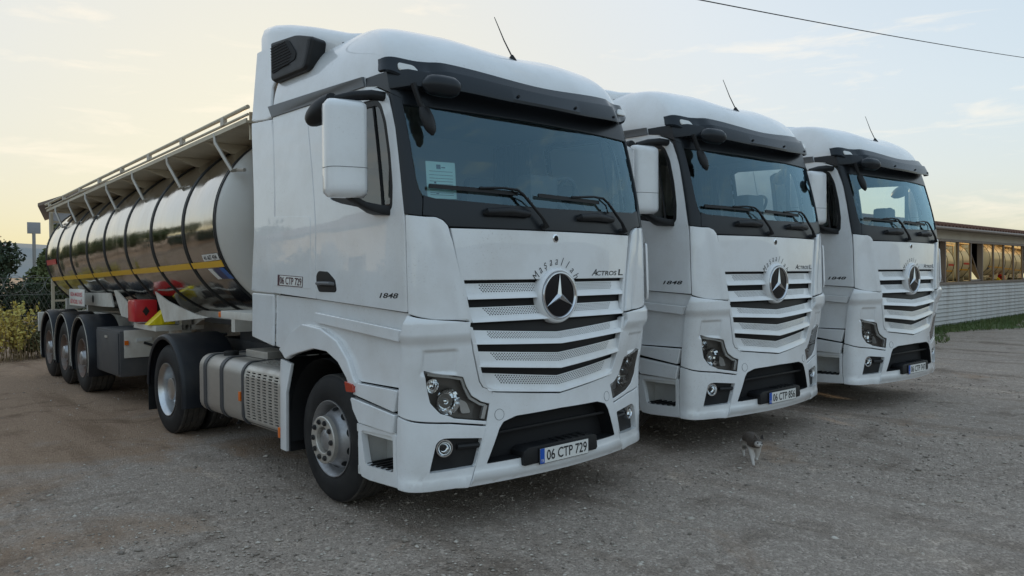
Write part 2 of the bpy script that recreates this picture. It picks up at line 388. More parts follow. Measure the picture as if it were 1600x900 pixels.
def build_gravel():
    """loose stones lying on the yard"""
    ic=[(0,0,.75),(1,0,.1),(.3,.95,0),(-.8,.6,.1),(-.8,-.6,0),(.3,-.95,.1),(0,0,-.5)]
    fc=[(0,1,2),(0,2,3),(0,3,4),(0,4,5),(0,5,1),(6,2,1),(6,3,2),(6,4,3),(6,5,4),(6,1,5)]
    ic=np.array(ic); n=0; V=[]; rr=np.random.default_rng(11); cnt=42000; col=[]
    d=2.2+ (rr.random(cnt)**1.6)*13; a=YAW+rr.uniform(-.66,.66,cnt)
    X=CAM_P[0]+d*np.sin(a); Y=CAM_P[1]+d*np.cos(a); S_=rr.lognormal(-5.2,.5,cnt)*(1+.02*d)
    for i in range(cnt):
        t=rr.uniform(0,6.28); c,s=math.cos(t),math.sin(t); k=ic*rr.uniform(.65,1.25,(7,1))*S_[i]*np.array([1.25,.85,.7])
        q=np.stack([k[:,0]*c-k[:,1]*s+X[i],k[:,0]*s+k[:,1]*c+Y[i],k[:,2]+gz(X[i],Y[i])+S_[i]*.1],1); V.append(q)
    V=np.concatenate(V); F=(np.array(fc)[None]+np.arange(cnt)[:,None,None]*7).reshape(-1,3)
    me=bpy.data.meshes.new('gravel'); me.vertices.add(len(V)); me.vertices.foreach_set('co',V.ravel())
    me.loops.add(F.size); me.loops.foreach_set('vertex_index',F.ravel()); me.polygons.add(len(F)); me.polygons.foreach_set('loop_start',np.arange(0,F.size,3)); me.polygons.foreach_set('loop_total',np.full(len(F),3)); me.update(calc_edges=True)
    at=me.attributes.new('tone','FLOAT','FACE'); at.data.foreach_set('value',np.repeat(rr.random(cnt),10))
    m=bpy.data.materials.new('loose_stone'); m.use_nodes=True; N=m.node_tree.nodes; L=m.node_tree.links; a_=N.new('ShaderNodeAttribute'); a_.attribute_name='tone'
    r=N.new('ShaderNodeValToRGB'); L.new(a_.outputs['Fac'],r.inputs[0]); e=r.color_ramp.elements; e[0].color=(.17,.14,.115,1); e[1].color=(.60,.54,.47,1); q=e.new(.5); q.color=(.38,.325,.27,1)
    p=N['Principled BSDF']; L.new(r.outputs[0],p.inputs['Base Color']); p.inputs['Roughness'].default_value=.9
    tag(link('gravel',me,m),'loose grey stones scattered over the yard','gravel',kind='stuff')
build_gravel()
# ------------------------------------------------------------ tractor unit: front towards -y, front centre of the bumper near the origin
XC=.95; LA=.36
ZK=[.25,.36,.6,.95,1.25,1.63,2.12,2.3,3.05,3.3,3.9]
_K=np.array([[.03,-.005,-.012,.01,-.004,.035,.055,.075,.25,.33,.6],[.14,.15,.15,.14,.11,.075,.07,.07,.08,.09,.1],
    [.36,.33,.32,.31,.29,.26,.26,.28,.42,.5,.7],[1.235,1.245,1.25,1.25,1.25,1.25,1.245,1.24,1.225,1.20,1.13]])
_zt=np.linspace(.1,4.1,801)
def _herm(y):
    x=np.array(ZK); y=np.array(y); d=np.diff(y)/np.diff(x); m=np.zeros(len(x))
    for i in range(1,len(x)-1): m[i]=0 if d[i-1]*d[i]<=0 else 2*d[i-1]*d[i]/(d[i-1]+d[i])
    m[0]=d[0]; m[-1]=d[-1]; out=[]
    for z in _zt:
        if z<=x[0]: out.append(y[0]+m[0]*(z-x[0])); continue
        if z>=x[-1]: out.append(y[-1]+m[-1]*(z-x[-1])); continue
        i=int(np.searchsorted(x,z)-1); h=x[i+1]-x[i]; t=(z-x[i])/h
        out.append((2*t**3-3*t*t+1)*y[i]+(t**3-2*t*t+t)*h*m[i]+(-2*t**3+3*t*t)*y[i+1]+(t**3-t*t)*h*m[i+1])
    return np.array(out)
_T=[_herm(k) for k in _K]
def keys(z):
    q=(z-.1)/.005; i=min(799,max(0,int(q))); t=q-i
    return [a[i]*(1-t)+a[i+1]*t for a in _T]
def S(s,z):
    y0,k,yc,w=keys(z); sg=1 if s<0 else -1; a=abs(s)
    if a<=XC: return (sg*a,y0+k*a*a,z)
    if a>=XC+LA: return (sg*w,yc+a-XC-LA,z)
    t=(a-XC)/LA; sl=2*k*XC; hx=(w-XC)*.75; ya=y0+k*XC*XC
    p1=(XC+hx,ya+hx*sl); p2=(w,yc-(yc-p1[1])*.9); u=1-t
    c0,c1,c2,c3=u**3,3*t*u*u,3*t*t*u,t**3
    return (sg*(XC*c0+p1[0]*c1+p2[0]*c2+w*c3),ya*c0+p1[1]*c1+p2[1]*c2+yc*c3,z)
def SN(s,z): return snormal(S,s,z,-1)
def on(s,z,d=0): return Vector(S(s,z))+SN(s,z)*d
def mirror_poly(half):
    """half: points from one end on the centre line to the other, s>=0; returns the full symmetric outline"""
    return list(half)+[(-a,b) for a,b in half[::-1] if a>1e-6]
DOOR=[(2.495,3.135),(1.6,3.128),(1.469,3.108),(1.379,3.066),(1.335,3.003),(1.294,2.792),(1.292,2.527),(1.290,2.36),(1.284,2.222),(1.269,2.033),(1.247,1.545),(1.753,1.572),(2.508,1.612)]
WINDOW=[(2.27,3.02),(2.18,3.06),(1.487,3.03),(1.43,2.98),(1.395,2.852),(1.385,2.626),(1.392,2.404),(1.415,2.262),(1.458,2.225),(1.601,2.238),(1.887,2.294),(2.101,2.333),(2.248,2.373),(2.31,2.468)]
def build_truck():
    T=empty('tractor_unit'); P=T
    def pan(name,poly,m,parent=None,both=False,r=.012,**k):
        po=polyround(poly,r) if r else poly
        po=densify(po,.08); hs=[densify(polyround(h,hr),.08) for h,hr in k.pop('rholes',[])]+list(k.pop('holes',[]))
        o=link(name,panel_mesh(name,S,-1,po,holes=hs,**k),m,parent or P)
        if both: return o,link(name,panel_mesh(name,S,-1,po,holes=hs,mir=True,**k),m,(both if isinstance(both,bpy.types.Object) else None) or P)
        return o
    # --- dark body core behind the outer panels
    def core(name,s0,s1,z0,z1,d,n=40,mz=8):
        g=G(); g.loft([[on(s0+(s1-s0)*i/n,z0+(z1-z0)*j/mz,d) for i in range(n+1)] for j in range(mz+1)],False); return g.obj(name,'deep_black',P,recalc=False)
    core('body_core',-3.15,3.15,1.45,2.15,-.045,70,6); core('front_core',-1.28,1.28,.42,1.5,-.16,40,8)
    g=G()
    for sx in (-1,1): g.box((min(sx*1.17,sx*1.2),.95,1.35),(max(sx*1.17,sx*1.2),2.2,1.5))
    g.box((-1.18,2.16,1.1),(1.18,2.22,3.3)); g.box((-1.10,2.22,3.05),(1.10,2.55,3.62)); g.box((-1.17,.45,1.36),(1.17,2.2,1.44))
    g.obj('cab_rear_wall','black_plastic',P)
    # --- doors with windows
    for sgn in (False,True):
        d=link('door',panel_mesh('door',S,-1,densify(polyround(DOOR,[.02,0,0,0,0,0,0,0,0,0,.02,0,.02]),.08),holes=[densify(polyround(WINDOW,.03),.06)],th=.05,bev=.008,tess=(.1,.12),mir=sgn),'white_paint',P)
        fr=inset(ccw(densify(polyround(WINDOW,.03),.06)),.045)
        link('window_seal',panel_mesh('window_seal',S,-1,densify(polyround(WINDOW,.03),.06),holes=[fr],off=-.008,th=.03,bev=.004,tess=(.2,.2),mir=sgn),'black_plastic',d)
        link('pane',panel_mesh('pane',S,-1,inset(ccw(densify(polyround(WINDOW,.03),.06)),.03),off=-.022,th=0,bev=0,tess=(.15,.15),mir=sgn),'side_glass',d)
        # quarter light bar
        g=G(); x=1 if sgn else -1
        q=[on(1.56,z,-.02) for z in np.linspace(2.24,3.03,6)]; g.tube([(-p.x*(1 if sgn else -1),p.y,p.z) for p in q],.012,6); g.obj('window_bar','black_plastic',d)
        H=[(2.49,1.80),(2.455,1.832),(2.31,1.825),(2.20,1.76),(2.18,1.685),(2.20,1.668),(2.45,1.668),(2.488,1.72)]
        h=link('handle',panel_mesh('handle',S,-1,polyround(H,.02),off=.006,th=.02,bev=.006,tess=(0,0),mir=sgn),'black_plastic',d)
        g=G(); a=on(2.45,1.735,.03); b=on(2.23,1.735,.03); g.tube([on(2.45,1.735,.0),on(2.43,1.735,.03),on(2.34,1.737,.034),b,on(2.215,1.73,.0)],.014,8); me=g.mesh('handle_grip')
        if sgn:
            for v in me.vertices: v.co.x=-v.co.x
            me.flip_normals()
        link('handle_grip',me,'trim_grey',d)
        me=text_mesh('1848',.235,.036,shear=.25,bold=.02); me.transform(frame_m(on(1.472,1.655,.0012) if not sgn else (-on(1.472,1.655,.0012).x,on(1.472,1.655,0).y,1.655),(0,-1,0) if not sgn else (0,1,0),(0,0,1),(-1,0,0) if not sgn else (1,0,0)))
        link('lettering',me,'ink',d)
    # --- cab side behind the door
    pan('side_panel',[(3.10,3.14),(2.503,3.138),(2.516,1.612),(3.286,1.652)],'white_paint',both=True,th=.04)
    LK=[(3.258,2.303),(2.601,2.268),(2.585,2.25),(2.592,1.698),(2.606,1.688),(3.236,1.710),(3.262,1.725)]
    a,b=pan('locker_hatch',LK,'white_paint',both=True,off=.004,th=.02,bev=.006,r=.02)
    f,_=pan('side_fairing',[(3.545,3.176),(3.107,3.147),(3.296,1.645),(3.717,1.659)],'white_paint',both=True,th=.03,bev=.02)
    pan('side_fairing',[(3.36,3.83),(2.95,3.83),(3.044,3.476),(3.095,3.424),(3.134,3.255),(3.105,3.165),(3.25,3.16),(3.54,3.188)],'white_paint',both=True,th=.03,bev=.02)
    pan('side_fairing',[(3.703,1.645),(3.28,1.635),(3.266,1.189),(3.687,1.249)],'white_paint',both=True,th=.03,bev=.02)
    # sticker with the number on the hatch
    DK=[(3.161,1.806),(2.708,1.787),(2.718,1.700),(3.167,1.714)]
    st=pan('number_sticker',DK,'maroon_ink',a,off=.006,th=.0015,bev=.0005,r=0,tess=(0,0))
    pan('sticker_face',[(3.118,1.799),(2.715,1.782),(2.724,1.707),(3.124,1.720)],'plate_white',a,off=.0078,th=.001,bev=.0003,r=0,tess=(0,0)); T['_sticker']=1
    # --- lower side
    arc_o=[(1.86,1.02),(1.90,1.045),(1.989,1.173),(2.154,1.301),(2.406,1.381),(2.713,1.402),(2.912,1.324),(3.105,1.173)]
    pan('lower_side_panel',[(3.273,1.632),(2.499,1.604),(1.752,1.565),(1.254,1.536),(1.296,1.409),(1.32,1.191),(1.338,1.024)]+arc_o+[(3.253,1.19)],'white_paint',both=True,th=.04,tess=(.1,.1),
        dfun=lambda s,z: -.03*sstep(1.30,1.26,0)+ .0)
    pan('side_ledge',[(2.505,1.507),(1.30,1.424),(1.325,1.345),(2.522,1.431)],'white_paint',both=True,off=.016,th=.03,bev=.012,r=.01)
    arc_i=[(2.985,1.10),(2.90,1.135),(2.779,1.165),(2.511,1.22),(2.296,1.212),(2.118,1.145),(1.992,1.04),(1.93,.96),(1.875,.955)]
    pan('wheel_arch',[(1.855,1.012),(1.90,1.05),(1.985,1.176),(2.15,1.304),(2.404,1.384),(2.713,1.405),(2.915,1.327),(3.10,1.178)]+arc_i[:-1]+[(1.88,.945)],'white_paint',both=True,off=.02,th=.06,bev=.018,r=.01,tess=(.08,.08))
    pan('marker_lamp',[(1.985,1.015),(1.872,1.003),(1.855,.945),(1.955,.94)],'red_lens',both=True,off=.035,th=.03,bev=.008,r=.01)
    pan('step_cover',[(1.85,1.012),(1.333,1.012),(1.365,.860),(1.90,.925)],'white_paint',both=True,off=.012,th=.05,bev=.012)
    pan('step_cover',[(1.926,.90),(1.352,.842),(1.375,.712),(1.814,.727),(1.894,.812)],'white_paint',both=True,off=.018,th=.05,bev=.014)
    BS=[(1.84,.715),(1.352,.705),(1.345,.46),(1.322,.337),(1.689,.322),(1.798,.331),(1.832,.404),(1.845,.569)]
    BH=[(1.80,.675),(1.385,.69),(1.375,.44),(1.735,.43)]
    pan('step_well',BS,'white_paint',both=True,th=.05,bev=.012,rholes=[(BH,.03)])
    pan('step_well_back',[(1.86,.74),(1.33,.74),(1.33,.40),(1.86,.40)],'white_plastic',both=True,off=-.24,th=.02,bev=.004)
    for sg in (-1,1):
        g=G(); x0,x1=sorted((sg*1.24,sg*.96)); g.box((x0,.37,.655),(x1,.88,.715)); g.box((x0,.37,.40),(x1,.395,.70)); g.box((x0,.84,.36),(x1,.865,.70)); g.box((x0,.37,.345),(x1,.87,.41)); g.obj('step_well_side','white_plastic',P,bevel=.006)
        g=G(); x0,x1=sorted((sg*1.235,sg*1.0)); g.box((x0,.40,.412),(x1,.80,.432))
        for i in range(6): g.box((x0,.42+i*.065,.432),(x1,.445+i*.065,.444))
        g.obj('foot_plate','black_plastic',P,bevel=.003)
    # --- front corner pieces
    BC=[(1.336,.832),(.685,.728),(.692,.709),(.775,.455),(.823,.316),(.922,.326),(1.06,.326),(1.312,.336),(1.335,.46),(1.342,.618)]
    FG=[(1.052,.449),(1.016,.644),(1.003,.665),(.98,.678),(.722,.652),(.775,.458)]
    pan('bumper_corner',BC,'white_paint',both=True,th=.05,bev=.009,tess=(.05,.08),rholes=[(FG,.012)],dfun=lambda s,z:.012*sstep(.42,.36,z))
    fp,fq=pan('fog_lamp_bezel',FG,'black_plastic',both=True,off=-.045,th=.02,bev=.004,r=.012,tess=(.06,.1))
    for sg,par in ((1,fp),(-1,fq)):
        c=on(.975,.607,-.03); n=SN(.975,.607); c.x*=sg; n=Vector((n.x*sg,n.y,n.z))
        g=G(); g.lathe([(-.030,.0),(-.026,.02),(-.02,.022),(-.018,.03),(-.004,.046),(.006,.050),(.012,.052),(.012,.060),(-.04,.064)],(0,0,0),'z',28)
        me=g.mesh('fog_lamp'); M=n.to_track_quat('Z','Y').to_matrix().to_4x4(); M.translation=c+n*.004; me.transform(M); link('fog_lamp',me,'chrome',par)
        g=G(); g.lathe([(.0,.0),(-.002,.025),(-.008,.048)],(0,0,.012),'z',24); me=g.mesh('fog_lens'); me.transform(M); link('fog_lens',me,'lamp_glass',par)
        g=G(); a=on(.735,.60,-.03); b=on(.90,.605,-.03); a.x*=sg; b.x*=sg; g.tube([b,a],.02,8); g.obj('fog_fin','black_plastic',par)
    HT=[(.630,.930),(.648,.882),(.713,.902),(.789,.951),(.83,1.018),(.863,1.088),(.90,1.095),(1.083,1.142)]
    HB=[(1.036,.924),(.988,.846),(.921,.806),(.68,.764)]
    HP=[(1.247,1.528),(.829,1.464),(.841,1.411),(.808,1.311),(.799,1.255),(.760,1.122),(.736,1.048),(.706,1.003),(.63,.975)]+HT[:]+HB+[(.685,.740),(1.330,.842),(1.308,1.322)]
    def hl_d(s,z):
        led=.034*sstep(1.31,1.40,z)*(1-sstep(1.47,1.53,z)*.7); rec=-.022*sstep(.90,.94,s)*(1-sstep(1.09,1.115,s+.08*(z-1.25)))*sstep(1.10,1.14,z)*(1-sstep(1.27,1.30,z))
        return led+rec
    pan('headlight_panel',HP,'white_paint',both=True,th=.05,bev=.009,r=.006,tess=(.02,.02),dfun=hl_d)
    HE=[(.655,.882),(.713,.897),(.789,.946),(.83,1.014),(.861,1.083),(.90,1.09),(1.08,1.136),(1.036,.926),(.988,.850),(.921,.811),(.684,.770)]
    for sg,flag in ((1,False),(-1,True)):
        hl=link('headlight',panel_mesh('headlight',S,-1,densify(HE,.05),off=-.10,th=.02,bev=.004,tess=(.06,.06),mir=flag),'lamp_dark',P)
        g=G(); po=densify(HE,.05); g.loft([[on(a,b,-.004) for a,b in po],[on(a,b,-.10) for a,b in po]],True); me=g.mesh('headlight_wall',recalc=False)
        def mx(me):
            if flag:
                for v in me.vertices: v.co.x=-v.co.x
                me.flip_normals()
            return me
        link('headlight_wall',mx(me),'lamp_dark',hl)
        def lampbowl(s,z,r,depth,nm,m):
            n=(SN(s,z)+Vector((0,-.8,0))).normalized(); c=on(s,z,-.05); M=n.to_track_quat('Z','Y').to_matrix().to_4x4(); M.translation=c
            g=G(); g.lathe([(-depth,.0),(-depth*.97,r*.22),(-depth*.86,r*.42),(-depth*.68,r*.62),(-depth*.42,r*.81),(0,r),(.008,r*1.05),(-.004,r*1.12)],(0,0,0),'z',22); me=g.mesh(nm,smooth=False); me.transform(M); link(nm,mx(me),m,hl)
            return M
        M=lampbowl(.945,.915,.086,.07,'reflector','chrome')
        g=G(); g.lathe([(-.02,.0),(-.023,.012),(-.03,.02),(-.05,.021)],(0,0,.0),'z',24); me=g.mesh('projector_lens'); me.transform(M); link('projector_lens',mx(me),'chrome',hl)
        lampbowl(1.022,1.03,.048,.04,'side_reflector','chrome')
        DR=[(.668,.881),(.713,.894),(.786,.940),(.828,1.010),(.858,1.078),(.90,1.086),(1.06,1.126),(1.058,1.108),(.90,1.068),(.868,1.06),(.842,1.0),(.80,.925),(.718,.876),(.672,.864)]
        link('light_strip',panel_mesh('light_strip',S,-1,DR,off=-.02,th=.02,bev=.003,tess=(.06,.06),mir=flag),'silver',hl)
        link('indicator',panel_mesh('indicator',S,-1,polyround([(.865,.93),(.80,.90),(.77,.825),(.845,.825)],.02),off=-.06,th=.02,bev=.004,tess=(0,0),mir=flag),'amber' if False else 'rim_alu',hl)
        link('corner_reflector',panel_mesh('corner_reflector',S,-1,[(.692,.876),(.664,.872),(.694,.780),(.722,.786)],off=-.008,th=.03,bev=.003,tess=(0,0),mir=flag),'rim_alu',hl)
        link('lens',panel_mesh('lens',S,-1,densify(HE,.06),off=-.006,th=0,bev=0,tess=(.05,.05),mir=flag),'lamp_glass',hl)
    DF=[(1.262,2.197),(1.021,2.181),(.986,2.162),(.964,2.126),(.953,2.053),(.902,1.835),(.830,1.477),(1.031,1.492),(1.240,1.536)]
    def df_d(s,z):
        e=.872+(z-1.5)*.155
        return .0+.022*sstep(e+.10,e+.02,s)-.0*z
    pan('corner_deflector',DF,'white_paint',both=True,off=.006,th=.06,bev=.014,r=.01,tess=(.025,.1),dfun=df_d)
    # vane on the outer edge of the corner
    # --- hood and grille
    HDh=[(0,2.114),(.506,2.114),(.945,2.112),(.897,1.857),(.880,1.752),(.824,1.462),(.80,1.462),(.852,1.756),(0,1.756)]
    pan('hood',mirror_poly(HDh),'white_paint',off=.004,th=.04,bev=.008,tess=(.08,.08),r=0)
    def slat(name,s_top,s_bot,ztop,zbot,lip,perf,rows,star=False):
        """ztop/zbot: functions of |s|; a slat with a perforated upper face and a solid lower lip"""
        def sf(u,v):
            a=abs(u); zt,zb=ztop(a),zbot(a); return S(u,zb+(zt-zb)*v)
        def dd(u,v): return -.016*sstep(.30,.42,v)*(1-0)+.006*sstep(.30,.1,v)-.02*v
        h=ztop(.4)-zbot(.4); pol=[]
        for u in np.linspace(-s_bot,s_bot,33): pol.append((u,0))
        for u in np.linspace(s_top,-s_top,33): pol.append((u,1))
        holes=[]; pit=.0235; rv=.0; v0,v1=.42,.95; dv=(v1-v0)/rows
        p0,p1,gap=perf
        for j in range(rows):
            v=v0+dv*(j+.5); lim=p0+(p1-p0)*(v-v0)/(v1-v0)
            k=0
            for i in range(-60,61):
                u=(i+.5*(j%2))*pit
                if abs(u)>lim or abs(u)<gap or abs(abs(u)-lim)<.004: continue
                ru=.0084; rvv=min(.40*dv,.0095/h)
                holes.append([(u+ru*math.cos(t),v+rvv*math.sin(t)) for t in (0.3,1.35,2.4,3.44,4.49,5.54)])
        me=panel_mesh(name,sf,-1,pol,off=.0,th=.006,bev=.002,holes=holes,tess=(.1,.14),dfun=dd)
        o=link(name,me,'white_paint',P)
        return o
    slat('grille_slat',.848,.826,lambda a:1.733,lambda a:1.622,.3,(.685,.735,.185),5)
    slat('grille_slat',.812,.80,lambda a:1.568,lambda a:1.462+0*a,.3,(.65,.71,.17),5)
    slat('grille_slat',.822,.80,lambda a:1.362+.062*a,lambda a:1.272+.05*a,.3,(.64,.685,.0),5)
    slat('grille_slat',.786,.752,lambda a:1.20+.075*a,lambda a:1.086+.088*a,.3,(.59,.65,.0),5)
    slat('grille_slat',.732,.66,lambda a:1.024+.105*a,lambda a:.905+.104*a,.3,(.55,.60,.0),5)
    SB=[(.835,1.440),(.802,1.311),(.793,1.255),(.754,1.122),(.730,1.048),(.700,1.003),(.63,.978),(.60,.975),(.672,1.01),(.712,1.09),(.728,1.13),(.768,1.30),(.80,1.43)]
    pan('grille_side_frame',SB,'white_paint',both=True,off=.004,th=.05,bev=.006,r=.004)
    # dark bars inside the slots
    for z0,z1,x1 in ((1.735,1.757,.85),(1.562,1.628,.83)):
        pan('grille_mesh',[(x1,z1),(-x1,z1),(-x1,z0),(x1,z0)],'black_plastic',off=-.05,th=.01,bev=.002,r=0)
    for f0,f1,x1 in ((lambda a:1.36+.06*a,lambda a:1.462,.83),(lambda a:1.19+.075*a,lambda a:1.285+.05*a,.79),(lambda a:1.01+.105*a,lambda a:1.10+.088*a,.75)):
        u=np.linspace(-x1,x1,21); pan('grille_mesh',[(a,f0(abs(a))) for a in u]+[(a,f1(abs(a))) for a in u[::-1]],'black_plastic',off=-.06,th=.01,bev=.002,r=0)
    g=G()
    for i in range(-7,8):
        x=i*.105; g.box((x-.003,S(x,1.3)[1]+.085,1.0),(x+.003,S(x,1.3)[1]+.11,1.66))
    g.obj('grille_rib','black_plastic',P)
    # --- star badge in its ring
    cy=S(0,1.632)[1]-.02; st=empty('badge'); st.parent=T
    def fy(u,w,d): return (u,cy-d,1.632+w)
    g=G(); g.lathe([(.06,.214),(.012,.209),(-.004,.199),(-.008,.190),(-.002,.182),(.02,.180)],(0,cy,1.632),'y',64); g.obj('badge_surround','white_paint',st)
    g=G(); g.lathe([(.02,.181),(-.008,.180),(-.017,.175),(-.018,.168),(-.012,.161),(.0,.158)],(0,cy,1.632),'y',64); g.obj('badge_ring','badge_chrome',st)
    g=G(); g.lathe([(-.008,.0),(-.007,.08),(-.003,.161)],(0,cy,1.632),'y',48); g.obj('badge_disc','star_black',st)
    g=G(); c=(0,cy-.028,1.632)
    for k in range(3):
        a=math.pi/2+k*2*math.pi/3; tip=(.164*math.cos(a),cy-.012,1.632+.164*math.sin(a))
        l=(.026*math.cos(a+math.pi/3),cy-.009,1.632+.026*math.sin(a+math.pi/3)); r_=(.026*math.cos(a-math.pi/3),cy-.009,1.632+.026*math.sin(a-math.pi/3))
        g.add([c,tip,l,r_],[(0,1,2),(0,3,1)])
    g.obj('badge_star','badge_chrome',st,smooth=False)
    g=G(); g.lathe([(.01,.034),(-.006,.032),(-.010,.026),(-.010,.0)],(0,S(0,2.063)[1],2.063),'y',28); g.obj('hood_badge','chrome',P)
    g=G(); g.lathe([(-.0125,.0),(-.0122,.022)],(0,S(0,2.063)[1],2.063),'y',24); g.obj('hood_badge_face','star_black',P)
    # lettering on the hood
    ms=[]; word='Maşaallah'; 
    for i,ch in enumerate(word):
        a=math.pi-.60-(math.pi-1.20)*i/(len(word)-1); me=text_mesh(ch,None,{'M':.062,'l':.064,'h':.064,'ş':.058}.get(ch,.042),shear=.3,bold=-.005)
        for v in me.vertices: v.co.x*=.8
        rr=.252+{'l':.010,'h':.010,'M':.010,'ş':-.006}.get(ch,0); u,w=rr*math.cos(a),rr*math.sin(a); t=a-math.pi/2
        me.transform(Matrix.Translation((u,w,0))@Matrix.Rotation(t,4,'Z')); ms.append(me)
    g=G()
    for me in ms: g.add([(v.co.x,S(-v.co.x,1.632+v.co.y)[1]-.006,1.632+v.co.y) for v in me.vertices],[tuple(p.vertices) for p in me.polygons])
    g.obj('lettering','ink',P,recalc=False,smooth=False)
    for txt,x0,x1,h,m,sh in (('A',.405,.47,.052,'chrome',.5),('CTROS',.468,.745,.037,'chrome',.2),('L',.765,.835,.05,'chrome',.1)):
        me=text_mesh(txt,x1-x0,h,shear=sh,bold=.015)
        for dy,mm,ds in ((-.0055,'ink',0),(-.008,'chrome' ,1)):
            g=G(); g.add([((v.co.x)*(1-.0*ds)+(x0+x1)/2-.002*ds,S(-(v.co.x+(x0+x1)/2),1.80)[1]+dy,1.797+(h-.037)*.5+v.co.y*(1 if not ds else .55)+(.004 if ds else 0)) for v in me.vertices],[tuple(p.vertices) for p in me.polygons])
            if ds==0: g.obj('lettering',mm,P,recalc=False,smooth=False)
    # --- centre bumper
    top=[(0,.893),(.30,.925),(.60,.958),(.624,.966),(.636,.93),(.652,.878),(.680,.760),(.688,.728),(.696,.700),(.772,.455),(.817,.316),(.40,.322),(0,.322)]
    op=[(.0,.785),(.437,.777),(.548,.747),(.585,.703),(.691,.465),(.448,.468),(.0,.468)]
    pan('bumper',mirror_poly(top),'white_paint',th=.05,bev=.008,r=.004,tess=(.08,.06),rholes=[(mirror_poly(op),[0,.03,.05,.03,.015,0,0,0,.0,.015,.03,.05,.03,0][:12] if False else .012)],
        dfun=lambda s,z:.022*sstep(.43,.37,z)-.02*sstep(.37,.33,z))
    io=[(-.74,.42),(.74,.42),(.74,.84),(-.74,.84)]
    pan('intake_back',io,'deep_black',off=-.12,th=.02,bev=.004,r=0,tess=(.1,.1))
    g=G(); po=densify(inset(ccw(polyround(mirror_poly(op),.012)),.006),.06); g.loft([[on(a,b,.002) for a,b in po],[on(a,b,-.12) for a,b in po]],True); g.obj('intake_wall','black_plastic',P,recalc=False)
    g=G()
    g.box((-.58,.075,.655),(.58,.10,.675)); g.obj('intake_bar','black_plastic',P,bevel=.006)
    g=G(); g.prism([(-.40,.412),(.37,.412),(.385,.43),(.375,.525),(.33,.540),(-.36,.540),(-.41,.515)],lambda u,w,d:(u,d,w),-.022,.12); g.obj('plate_holder','black_plastic',P,bevel=.008)
    g=G()
    for i in range(5): g.box((-.05+i*.075,-.012,.540),(-.015+i*.075,.09,.548))
    g.obj('holder_tread','black_plastic',P)
    for sg in (1,-1):
        c=on(.578,.80,.0); n=SN(.578,.80); g=G(); g.lathe([(-.002,.040),(.001,.0385),(.0015,.036),(-.0012,.0345),(.0012,.033),(.0014,.0)],(0,0,0),'z',32); me=g.mesh('tow_cover'); M=n.to_track_quat('Z','Y').to_matrix().to_4x4(); M.translation=c; me.transform(M)
        if sg<0:
            for v in me.vertices: v.co.x=-v.co.x
            me.flip_normals()
        link('tow_cover',me,'white_paint',P)
        g=G(); q=[c+M.to_3x3()@Vector((.0388*math.cos(t),.0388*math.sin(t),.001)) for t in np.linspace(0,2*math.pi,33)]; g.tube([(p.x*sg,p.y,p.z) for p in q],.0016,5,False); g.obj('cover_seam','trim_grey',P)
    # --- windscreen, pillars, scuttle
    WS=[(0,2.965),(1.138,2.965),(1.128,2.79),(1.116,2.444),(1.10,2.371),(1.078,2.328),(1.004,2.303),(.872,2.30),(.5,2.288),(0,2.282)]
    ws=pan('windshield',mirror_poly(WS),'windshield_glass',off=-.012,th=0,bev=0,r=0,tess=(.06,.1))
    pan('screen_header',mirror_poly([(0,3.24),(.6,3.24),(1.0,3.235),(1.30,3.225),(1.594,3.212),(1.60,3.140),(1.466,3.118),(1.375,3.075),(1.30,3.04),(1.145,3.0),(1.138,2.957),(0,2.957)]),'pillar_black',off=.004,th=.03,bev=.006,r=0,tess=(.06,.12))
    pan('front_pillar',[(1.142,3.0),(1.325,3.045),(1.328,3.0),(1.287,2.792),(1.285,2.36),(1.275,2.205),(1.10,2.19),(1.086,2.30),(1.108,2.37),(1.124,2.444),(1.136,2.79)],'pillar_black',both=True,off=.003,th=.03,bev=.006,r=0,tess=(.04,.12))
    pan('scuttle',mirror_poly([(0,2.290),(.5,2.296),(.872,2.308),(1.004,2.311),(1.078,2.33),(1.092,2.195),(1.02,2.188),(.978,2.168),(.955,2.124),(.5,2.121),(0,2.121)]),'pillar_black',off=.002,th=.03,bev=.006,r=0,tess=(.06,.06))
    for c0,c1 in ((.655,.281),(-.276,-.679)):
        g=G(); g.tube([on(c0+.02,2.225,-.01),on(c0,2.23,.025),on((c0+c1)/2,2.238,.04),on(c1,2.23,.025),on(c1-.02,2.225,-.01)],[.01,.028,.032,.028,.01],10); g.obj('grab_handle','black_plastic',P)
    for piv,elb,a,b,sup in (((.123,2.146),(.36,2.392),(1.045,2.388),(.36,2.376),(.22,2.29)),((-.831,2.143),(-.59,2.387),(.155,2.376),(-.54,2.362),(-.66,2.285))):
        w=empty('wiper'); w.parent=T
        g=G(); g.tube([on(*piv,.0),on(*piv,.05),on(piv[0]+.05,piv[1]+.06,.055),on(elb[0]-.03,elb[1]-.03,.05),on(elb[0]+.02,elb[1]+.004,.045),on(elb[0]+.14,elb[1]+.012,.04),on((a[0]+b[0])/2,(a[1]+b[1])/2+.012,.03)],[.028,.022,.014,.011,.010,.009,.009],8); g.obj('wiper_arm','black_plastic',w)
        g=G(); n=10; pts=[(a[0]+(b[0]-a[0])*t/n,a[1]+(b[1]-a[1])*t/n) for t in range(n+1)]
        g.loft([[on(s,z-.012,.008),on(s,z+.010,.010),on(s,z+.014,.024),on(s,z-.014,.022)] for s,z in pts],True,True); g.obj('wiper_blade','black_plastic',w)
        g=G(); g.tube([on(*sup,.01),on(sup[0]+.05,sup[1]+.055,.03),on(elb[0]+.06,elb[1]-.002,.03)],.006,6); g.obj('washer_tube','black_plastic',w)
